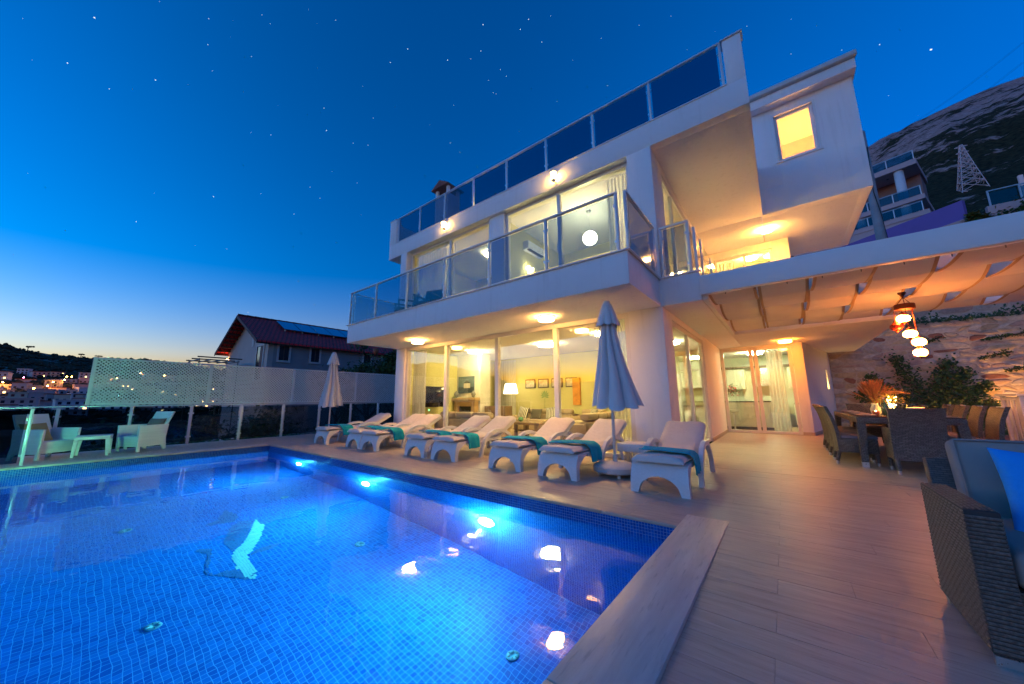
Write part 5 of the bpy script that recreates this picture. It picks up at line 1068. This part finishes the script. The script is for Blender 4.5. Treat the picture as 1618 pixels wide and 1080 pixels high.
# ---------------------------------------------------------------- neighbouring house on the left
nb = thing('neighbour_house','cream gabled house with red tiled roof and solar panels beyond the lattice','house',(-26,7.74,0))
NW = pbr('neighbour_render',(.50,.44,.40),.9,.08,1.2,.2,60); NR = None
m, t, o = newmat('red_roof_tiles'); p = nd(t,'ShaderNodeBsdfPrincipled', Roughness=.8); t.links.new(p.outputs[0],o.inputs[0]); tc = t.nodes.new('ShaderNodeTexCoord'); sx = t.nodes.new('ShaderNodeSeparateXYZ'); t.links.new(tc.outputs['Object'],sx.inputs[0]); cb = t.nodes.new('ShaderNodeCombineXYZ'); t.links.new(sx.outputs[1],cb.inputs[0]); t.links.new(sx.outputs[0],cb.inputs[1])
b = nd(t,'ShaderNodeTexBrick', Scale=1.0); b.inputs['Brick Width'].default_value = .26; b.inputs['Row Height'].default_value = .34; b.inputs['Mortar Size'].default_value = .03; b.inputs['Color1'].default_value = (.85,.03,.04,1); b.inputs['Color2'].default_value = (.95,.05,.055,1); b.inputs['Mortar'].default_value = (.16,.02,.02,1); t.links.new(cb.outputs[0],b.inputs['Vector']); t.links.new(b.outputs['Color'],p.inputs['Base Color']); bp_ = nd(t,'ShaderNodeBump', Strength=.8, Distance=.05); bp_.invert = True; t.links.new(b.outputs['Fac'],bp_.inputs['Height']); t.links.new(bp_.outputs[0],p.inputs['Normal']); NR = m
mb = MB().prism([(-9,-5),(0,-5),(0,5.15),(-4.5,7.15),(-9,5.15)],'y',0,.3); mb.build('gable_wall',NW,nb)
mb = MB().prism([(-9,-5),(0,-5),(0,5.15),(-9,5.15)],'y',.3,14); mb.build('wall',pbr('neighbour_side',(.30,.30,.31),.9,.12,1,.2,50),nb)
sl = (7.35-5.0)/4.95
for s_ in (-1,1):
    xr, xe = -4.5, -4.5+s_*4.95
    r_ = MB().prism([(xr,7.35),(xe,5.0),(xe,4.88),(xr,7.22)],'y',-.75,14.5).build('roof',NR,nb)
    MB().prism([(xr,7.36),(xe,5.01),(xe,4.80),(xr,7.14)],'y',-.80,-.751).build('barge_board',pbr('dark_red_board',(.10,.02,.02),.7),r_)
    nst = 9
    for k in range(nst):
        f = (k+.5)/nst; x = xr+(xe-xr)*f; z = 7.20-sl*4.95*f; MB().box(x-.06,x+.06,-.74,0,z-.14,z-.02).build('rafter',pbr('dark_red_board',(.10,.02,.02)),r_)
n_ = 30
rc_ = MB()
for k in range(n_): y = -.75+15.2*k/n_; rc_.tube([(-4.5,y,7.37),(-4.5,y+.48,7.37)],[.11,.09],6)
rc_.build('ridge_tiles',NR,nb,kind='stuff')
for k in range(5):
    y0 = 1.45+1.16*k; f0,f1 = .13,.50; x0,z0,x1,z1 = -4.5+4.95*f0,7.35-2.35*f0,-4.5+4.95*f1,7.35-2.35*f1; n = Vector((2.35,0,4.95)).normalized()*.14
    V = [(x0+n.x,y0,z0+n.z),(x1+n.x,y0,z1+n.z),(x1+n.x,y0+1.1,z1+n.z),(x0+n.x,y0+1.1,z0+n.z)]; V += [(a+n.x*.4,b_2,c+n.z*.4) for a,b_2,c in V]
    sp = MB().add(V,[(0,1,2,3),(4,5,6,7),(0,1,5,4),(1,2,6,5),(2,3,7,6),(3,0,4,7)]).build('solar_panel',pbr('solar_glass',(.30,.42,.55),.08,.05,3,metal=.85),nb)
    MB().tube([(x1-.1,y0+.1,z1+.02),(x1-.1,y0+.1,z1+.2)],.03,5).build('bracket',STEEL,sp)
def nwin(y0,y1,z0,z1):
    w_ = MB()
    for b in ((0,.06,y0-.12,y0,z0-.12,z1+.12),(0,.06,y1,y1+.12,z0-.12,z1+.12),(0,.06,y0,y1,z1,z1+.12),(0,.10,y0,y1,z0-.12,z0)): w_.box(*b)
    f = w_.build('window',pbr('window_trim',(.58,.56,.55),.7),nb); bx('pane',pbr('dark_pane',(.03,.035,.05),.1,.1,3),f,.005,.02,y0+.001,y1-.001,z0+.001,z1-.001); bx('sash',pbr('brown_sash',(.10,.05,.04),.5),f,.02,.035,(y0+y1)/2-.03,(y0+y1)/2+.03,z0+.001,z1-.001)
nwin(.62,1.2,3.85,4.85); nwin(2.6,3.15,3.9,4.85); nwin(6.5,7.1,3.9,4.85)
dr = MB()
for b in ((-2.15,-2.0,-.06,0,2.6,5.0),(-.75,-.6,-.06,0,2.6,5.0),(-2.0,-.75,-.06,0,4.85,5.0)): dr.box(*b)
d_f = dr.build('door',pbr('window_trim',(.58,.56,.55)),nb); bx('door_leaf',pbr('red_door',(.13,.03,.025),.6),d_f,-1.4,-.751,-.03,-.001,2.6,4.849); bx('pane',pbr('dark_pane',(.03,.035,.05)),d_f,-1.999,-1.401,-.025,-.001,2.6,4.849)
bx('vent',pbr('window_trim',(.58,.56,.55)),nb,-3.3,-2.9,-.04,0,5.0,5.75)
nl_ = bx('eave_lamp',emis('eave_lamp',(1,.5,.2),8),nb,-8.95,-8.8,-.12,-.01,4.55,4.65)
cp = thing('metal_canopy','dark steel canopy frame beside the neighbouring house','canopy',(-30,4.6,0)); DM = pbr('dark_metal',(.08,.07,.06))
for (x,y) in ((-2.5,-2),(2.5,-2),(-2.5,2),(2.5,2)): MB().tube([(x,y,-5),(x,y,3.95)],.06,6).build('post',DM,cp)
for y in (-2,-1,0,1,2): MB().tube([(-3,y,3.95),(3,y,3.85)],.045,6).build('rafter',DM,cp)
for x in (-3,0,3): MB().tube([(x,-2.3,4.02),(x,2.3,4.02)],.045,6).build('purlin',DM,cp)
cp.location = (-30.5,6.0,0); cp.scale = (.55,.5,1)

def tree(name, label, loc, h, cr, ch, n, L, seed, tone=(6,4,1)):
    rr = random.Random(seed); t_ = thing(name, label, 'tree', loc); tr = MB(); ms_ = [MB(),MB(),MB()]
    tr.tube([(0,0,0),(.05*h*.3,0,h*.35),(0,.04*h*.3,h*.7),(0,0,h*.9)],[.035*h*.5,.03*h*.5,.02*h*.4,.01],7); cl = []
    for k in range(9):
        a = rr.uniform(0,6.28); z = h*rr.uniform(.45,.8); e = Vector((math.cos(a)*cr*.8,math.sin(a)*cr*.8,z+ch*.25*rr.random())); tr.tube([(0,0,z*.8),tuple(e*.6+Vector((0,0,z*.3))),tuple(e)],[.06,.04,.015],5); cl.append(e)
    for k in range(16): cl.append(Vector((rr.gauss(0,cr*.45),rr.gauss(0,cr*.45),h-ch*.5+rr.gauss(0,ch*.26))))
    for k in range(n):
        c = rr.choice(cl)+Vector((rr.gauss(0,cr*.22),rr.gauss(0,cr*.22),rr.gauss(0,cr*.2))); leaf(ms_[rr.choices((0,1,2),tone)[0]], c, Vector((rr.uniform(-1,1),rr.uniform(-1,1),rr.uniform(-.7,.7))), Vector((rr.uniform(-.5,.5),rr.uniform(-.5,.5),1)), L*rr.uniform(.6,1.3), L*.55)
    tr.build('trunk',pbr('bark',(.06,.04,.025)),t_)
    for b,m_ in zip(ms_,LEAF):
        if b.f: b.build('crown',m_,t_,kind='stuff')
    return t_
tree('olive_tree','round leafy tree behind the far parasol and lattice',(-19.2,10.9,-4.2),8.3,1.3,2.8,5200,.20,11)
tree('olive_tree','dark leafy tree between the lattice and the villa column',(-17.6,11.6,-4.2),8.7,1.3,3.2,5200,.20,12)
tree('olive_tree','low leafy tree below the neighbouring house windows',(-21.5,10.2,-4.2),7.3,1.0,2.2,3200,.20,13)
tree('garden_tree','dark garden tree seen through the glass near the left armchair',(-17,2.0,-4.4),4.9,1.6,2.6,3600,.22,14)
tree('garden_tree','dark garden tree seen through the glass right of the armchairs',(-18,5.0,-4.4),5.0,1.7,2.6,3600,.22,15)
tree('garden_tree','dark garden tree far left beyond the end balustrade',(-19,-1.6,-4.5),5.0,1.5,2.6,3200,.22,16)
fpot = MB().lathe([(.10,0),(.16,.30),(.14,.30),(.10,.02)],14).build('terracotta_pot',pbr('terracotta',(.42,.10,.04),.8),smooth=True); fpot.location = (-16.6,9.75,3.55); tag(fpot,'small orange terracotta pot among the leaves above the lattice','pot')

# ---------------------------------------------------------------- buildings on the slope to the right
def frame(px, py, az_, el, r_, ud):
    pass
pb = thing('terrace_villa','pink terraced villa with round columns and glass balconies up the hill','house',(15.1,58.1,0), math.atan2(.326,-.946))   # local +x runs left along the front
PK = pbr('pink_render',(.58,.42,.42),.9,.06,.5); PKD = pbr('recess_shade_pink',(.32,.20,.19),.9)  # second pink is darker: shade of the recess put into the rear wall colour
def pbx(n,m_,*b): return bx(n,m_,pb,*b)
# local: x 0..12 to the left, y>0 is towards the camera after rotation, z heights
fr_y = 1
pbx('roof_slab',PK,-.2,12,-7,.2,28.1,28.75); pbx('rear_wall',PKD,0,12,-7,-3.2,20,28.09); pbx('floor_slab',PK,-.3,12,-7,.3,23.6,24.15); pbx('floor_slab',PK,-.5,12,-7,1.6,21.2,21.75); pbx('base_wall',PK,-.4,12,-7,1.5,12,21.19)
for x in (1.35,5.2,9): MB().tube([(x,-.4,21.76),(x,-.4,28.09)],.42,14).build('column',pbr('white_column',(.75,.72,.72),.7),pb,smooth=True)
for (zz,yy) in ((24.15,.2),(21.75,1.5),(28.75,.05)):
    for k in range(6): pbx('post',ALU,-.1+2.2*k,-.02+2.2*k,yy-.06,yy,zz,zz+1.1)
    for k in range(5): pbx('pane',glass('teal_glass',(.35,.55,.65),1.5),2.2*k,2.08+2.2*k,yy-.04,yy-.02,zz+.1,zz+1.05)
    pbx('top_rail',pbr('teal_rail',(.35,.5,.6),.4),-.12,11.1,yy-.07,yy+.01,zz+1.1,zz+1.18)
for k in range(4):
    f = pbx('window',FRAME,.6+2.4*k,2.6+2.4*k,-3.19,-3.1,21.8,23.55); bx('pane',pbr('blue_pane',(.12,.16,.22),.08),f,.7+2.4*k,1.55+2.4*k,-3.099,-3.08,21.9,23.45); bx('pane',pbr('blue_pane',(.12,.16,.22)),f,1.65+2.4*k,2.5+2.4*k,-3.099,-3.08,21.9,23.45)
for k in range(3): MB().lathe([(.12,0),(.12,-.04),(0,-.05)],10,(2.4+2.6*k,-1.4,28.09)).build('downlight',pbr('dark_metal',(.08,.07,.06)),pb)
pw = thing('purple_wall','purple and pink painted garden wall on the slope above the pergola','wall',(13.2,43,0),math.atan2(.66,-.75))
bx('upper_band',pbr('purple_paint',(.20,.13,.42),.85,.08,.6),pw,0,14,-.3,.0,15.3,16.9); bx('lower_band',pbr('pink_paint',(.60,.38,.34),.85,.08,.6),pw,-.02,14,-.32,.06,13.9,15.299); bx('stone_base',MOR,pw,-.04,14,-.34,.10,8,13.899)
gb_ = thing('glass_guard','short blue glass guard rail at the end of the purple wall','guard rail',(14.6,43.4,16.0)); 
for x in (0,1.5,2.9): bx('post',pbr('teal_rail',(.35,.5,.6)),gb_,x,x+.09,-.04,.04,0,1.25)
for x in (.1,1.6): bx('pane',glass('teal_glass',(.35,.55,.65)),gb_,x,x+1.3,-.01,.01,.1,1.15)
bx('top_rail',pbr('teal_rail',(.35,.5,.6)),gb_,0,3,-.05,.05,1.25,1.33); bx('base_wall',PK,gb_,-.2,3.2,-.2,.2,-6,0)
for i,(x,y,z,h,cr,tn) in enumerate(((16.2,43,10,6.2,1.5,(5,4,1)),(18.2,44,10,7.0,1.8,(5,4,1)),(13.4,42.2,12,3.3,.6,(1,1,5)),(20.6,46,11,7.4,2.0,(6,3,1)))):
    tree('hillside_shrub',('rounded green shrub beside the blue glass guard','larger green shrub right of the blue glass guard','narrow rusty leaved shrub at the end of the purple wall','green shrub at the right edge above the pergola')[i],(x,y,z),h,cr,h*.55,2600,.30,40+i,tn)
po = thing('concrete_pole','grey concrete utility pole with a cable behind the wing','utility pole',(4.75,24.3,2.0)); MB().tube([(0,0,0),(0,0,13)],[.23,.17],14).build('shaft',pbr('concrete',(.30,.30,.31),.9,.15,2,.3,30),po,smooth=True)
MB().tube([(.1,-.20,12),(.0,-.22,9.5),(.12,-.20,8.2),(.2,-.16,6.5),(.12,-.22,3)],.02,5).build('cable',pbr('black_cable',(.01,.01,.01),.6),po)
py = thing('pylon','steel lattice electricity pylon on the rocky mountainside','pylon',(math.sin(R(17.8))*342,math.cos(R(17.8))*342,119)); lt = MB(); H_ = 38
W = lambda z: 5.2*(1-z/H_)**1.1+.5
lev = [0,5,10,14.5,18.5,22,25,28,31,34,37]
for a,b in zip(lev,lev[1:]):
    for i in range(4):
        c = [(1,1),(-1,1),(-1,-1),(1,-1)]; p0,p1 = c[i],c[(i+1)%4]; A = Vector((p0[0]*W(a),p0[1]*W(a),a)); B = Vector((p0[0]*W(b),p0[1]*W(b),b)); C_ = Vector((p1[0]*W(b),p1[1]*W(b),b)); D_ = Vector((p1[0]*W(a),p1[1]*W(a),a))
        for q in ((A,B),(A,C_),(D_,B),(B,C_)): lt.tube(q,.19,4)
lt.build('lattice_tower',pbr('galvanised_steel',(.55,.57,.6),.5),py,kind='stuff')
for z in (27,32,36): ca_ = MB(); ca_.tube([(-2.6,0,z),(0,0,z+.8),(2.6,0,z)],.22,4); ca_.tube([(-2.6,0,z),(0,0,z-.5),(2.6,0,z)],.2,4); ca_.build('cross_arm',pbr('galvanised_steel',(.55,.57,.6)),py)
mk_ = bx('marker_post',pbr('white_column',(.75,.72,.72)),None,math.sin(R(20.6))*300-.7,math.sin(R(20.6))*300+.7,math.cos(R(20.6))*300-.7,math.cos(R(20.6))*300+.7,96,110); tag(mk_,'pale slender post on the mountainside right of the pylon','post')
for i,(y0,y1,z) in enumerate(((215,80,0),(250,110,0),(282,150,0))):
    a = Vector((0,0,CAMH))+pxdir(1365,(238,262,285)[i])*330; b = Vector((0,0,CAMH))+pxdir(1640,(118,150,185)[i]-70)*330
    o = MB().tube([a.lerp(b,k/12)+Vector((0,0,-4*math.sin(math.pi*k/12))) for k in range(13)],.07,4).build('power_line',pbr('black_cable',(.01,.01,.01))); tag(o,'%s of the thin power lines crossing the sky above the mountain'%('highest','middle','lowest')[i],'power line','power lines')

# ---------------------------------------------------------------- town on the opposite slope
TC = [('white',(.62,.62,.62)),('cream',(.58,.52,.42)),('pale pink',(.60,.44,.42)),('light grey',(.42,.43,.46))]
LIT = emis('lit_town_window',(1,.62,.25),1.2); DPN = pbr('dark_pane',(.03,.035,.05))
rr = random.Random(21); spots = []; tries = 0
rows = [('lowest',-.9),('second',-.2),('third',.55),('fourth',1.25),('fifth',1.9),('highest',2.5)]
def rad_for(az_, el):
    lo = 250
    for r_ in range(250,1000,10):
        if math.degrees(math.atan2(terr(az_,r_)-CAMH,r_)) >= el: return r_
    return None
cnt = 0
for rn,el in rows:
    azs = [a_+rr.uniform(-.25,.25) for a_ in [-94.6+1.0*k for k in range(18)]]
    for k,az_ in enumerate(azs):
        if rr.random() < .12: continue
        r_ = rad_for(az_, el+rr.uniform(-.2,.2))
        if not r_: continue
        tn, tcx = rr.choice(TC); W_, D_, H_ = rr.uniform(8,14), rr.uniform(7,10), rr.choice((5.5,6.5,8.5,9.5))
        x, y = math.sin(R(az_))*r_, math.cos(R(az_))*r_; z = terr(az_,r_)-1.5
        t_ = thing('town_house','%s hillside house across the valley, %s from the left in the %s row'%(tn,ORD[k],rn),'house',(x,y,z),R(-az_)+rr.uniform(-.4,.4)+math.pi,'houses on the slope across the valley')
        m_ = pbr('town_'+tn.replace(' ','_'),tcx,.9,.08,.3); wl0 = bx('wall',m_,t_,-W_/2,W_/2,-D_/2,D_/2,-4,H_); bx('roof',RT if rr.random() < .3 else m_,t_,-W_/2-.4,W_/2+.4,-D_/2-.4,D_/2+.4,H_+.01,H_+.5)
        fl_ = int(H_//3)
        for f in range(fl_):
            nwx = int(W_//3)
            for q in range(nwx):
                cx = -W_/2+W_*(q+.5)/nwx; bx('window',LIT if rr.random() < .07 else DPN,t_,cx-.7,cx+.7,D_/2+.001,D_/2+.06,2.2+f*3-1.2,2.2+f*3+.4)
            if rr.random() < .6: bx('balcony',m_,t_,-W_/2+.3,W_/2-.3,D_/2+.061,D_/2+1.2,.5+f*3,.75+f*3)
SLM = emis('street_lamp_glow',(1,.36,.06),60)
for i,(px,pyy) in enumerate(sorted(((2,614),(82,613),(100,609),(104,602),(112,602),(130,595),(72,623),(50,629),(183,606),(221,596),(259,598),(35,607)))):
    d = pxdir(px,pyy); az_ = math.degrees(math.atan2(d.x,d.y)); el = math.degrees(math.asin(d.z)); r_ = rad_for(az_, el-.35) or 480
    x, y, z = math.sin(R(az_))*r_, math.cos(R(az_))*r_, terr(az_,r_)
    t_ = thing('street_lamp','red street lamp glowing among the houses across the valley' if px == 35 else 'orange street lamp across the valley, %s street lamp from the left edge'%ORD[i],'street lamp',(x,y,z),0,'orange street lamps across the valley'); MB().tube([(0,0,-1),(0,0,8)],.15,5).build('pole',DM,t_); MB().lathe([(0,-.5),(.55,0),(0,.5)],8,(0,0,8.2)).build('lantern',SLM if px != 35 else emis('red_lamp',(1,.05,.15),60),t_)
    if px in (2,100,112,72,50,183):
        ld = bpy.data.lights.new('street_light','POINT'); ld.energy = 450; ld.color = (1,.36,.07); ld.shadow_soft_size = .5; lo = bpy.data.objects.new('street_light',ld); col.objects.link(lo); lo.parent = t_; lo.location = (0,0,9.5)
wd_ = [MB(),MB()]
def clump(mb, c, s):
    V = []; n = 7
    for (r_,z) in ((0,-.6),(.7,-.35),(1,.1),(.65,.55),(0,.8)):
        for k in range(n): a = k*6.283/n; q = s*r_*rr.uniform(.75,1.2); V.append((c.x+q*math.cos(a),c.y+q*math.sin(a),c.z+s*z*rr.uniform(.85,1.2)))
    mb.add(V,[(i*n+k,i*n+(k+1)%n,(i+1)*n+(k+1)%n,(i+1)*n+k) for i in range(4) for k in range(n)])
for k in range(2600):
    az_ = rr.uniform(-97,-72); el = rr.uniform(-2.2,5.2)
    r_ = 300+rr.random()**.8*810; c = Vector((math.sin(R(az_))*r_,math.cos(R(az_))*r_,terr(az_,r_)+1.2)); clump(wd_[k%2], c, rr.uniform(1.6,3.6))
wo = wd_[0].build('distant_wood',pbr('wood_dark',(.02,.032,.018),.95,.3,.3),kind='stuff'); wd_[1].build('distant_wood_foliage',pbr('wood_mid',(.035,.05,.025),.95,.3,.3),wo,kind='stuff'); tag(wo,'scattered dark trees covering the slope across the valley','trees')
for i,(px,pyy,h) in enumerate(((43,556,11),(128,562,9),(155,566,8),(297,580,14))):
    d = pxdir(px,pyy); az_ = math.degrees(math.atan2(d.x,d.y)); r_ = 1095; x,y,z = math.sin(R(az_))*r_, math.cos(R(az_))*r_, terr(az_,r_)
    t_ = thing('ridge_tree','%s standing out on the far ridge line'%('flat topped lone tree','small bushy tree near the lattice corner','dark tree at the lattice top','thin pointed tree behind the lattice')[i],'tree',(x,y,z-1)); MB().tube([(0,0,0),(0,0,h*.8)],.6,5).build('trunk',DM,t_); mb = MB()
    for k in range(9): clump(mb, Vector((rr.gauss(0,h*.28 if i < 3 else .8),rr.gauss(0,h*.28 if i < 3 else .8),h*(.8 if i < 3 else rr.random()))), h*.2 if i < 3 else 1.8)
    mb.build('crown',pbr('wood_dark',(.02,.032,.018)),t_,kind='stuff')

# ---------------------------------------------------------------- white slatted trolley at the right edge
tr_ = thing('serving_trolley','white slatted wooden serving trolley at the right edge beyond the sofa','trolley',(3.22,10.5,0),R(4)); WP = pbr('white_wood',(.72,.69,.66),.5,.05,6,stretch=(1,1,8))
bx('top',WP,tr_,-.04,1.0,-.30,.34,1.14,1.175,bev=.006)
for a in (0,.91):
    for b in (-.26,.24): bx('leg',WP,tr_,a,a+.055,b,b+.055,.06,1.139,bev=.004); MB().tube([(a+.0275,b+.0,.035),(a+.0275,b+.055,.035)],.035,14).build('wheel',DM,tr_)
for z in (.14,1.06): bx('rail',WP,tr_,.056,.909,-.255,-.215,z,z+.06,bev=.003); bx('rail',WP,tr_,.008,.047,-.204,.239,z,z+.06,bev=.003)
for k in range(7): bx('slat',WP,tr_,.075+.122*k,.155+.122*k,-.245,-.228,.201,1.059,bev=.003)
for k in range(3): bx('slat',WP,tr_,.018,.036,-.17+.135*k,-.085+.135*k,.201,1.059,bev=.003)
# ---------------------------------------------------------------- garden lamps
gl2 = thing('garden_lamp','green glass garden lamp beside the left end of the pool','garden lamp',(-8.2,-1.25,ZW-.4))
MB().lathe([(.09,0),(.09,.03),(.03,.05),(.03,1.0),(.06,1.02)],14).build('post',ALU,gl2,smooth=True); MB().box(-.03,.10,-.12,.12,1.021,1.22).box(-.20,-.031,-.12,.12,1.20,1.22).box(-.20,-.031,-.12,-.10,1.021,1.199).box(-.20,-.031,.10,.12,1.021,1.199).build('hood',ALU,gl2); MB().box(-.045,-.032,-.09,.09,1.04,1.19).build('lens',emis('green_lamp',(.16,1,.5),330),gl2); gl2.rotation_euler = (0,0,R(-8))  # hood is out of view, added to keep the green light off the facade
gw = MB().box(-12.5,-1,-1.6,PY0-.201,ZF,ZW-.4).build('pool_gutter',pbr('concrete',(.30,.30,.31)),kind='structure')
ul = thing('uplight','small amber garden uplight at the foot of the stone wall','garden lamp',(5.5,17.75,0)); MB().lathe([(.07,0),(.07,.10),(.05,.12)],14).build('body',DM,ul,smooth=True); MB().lathe([(.05,.121),(.0,.125)],14).build('lens',emis('uplight_glow',(1,.42,.07),900),ul,smooth=True)
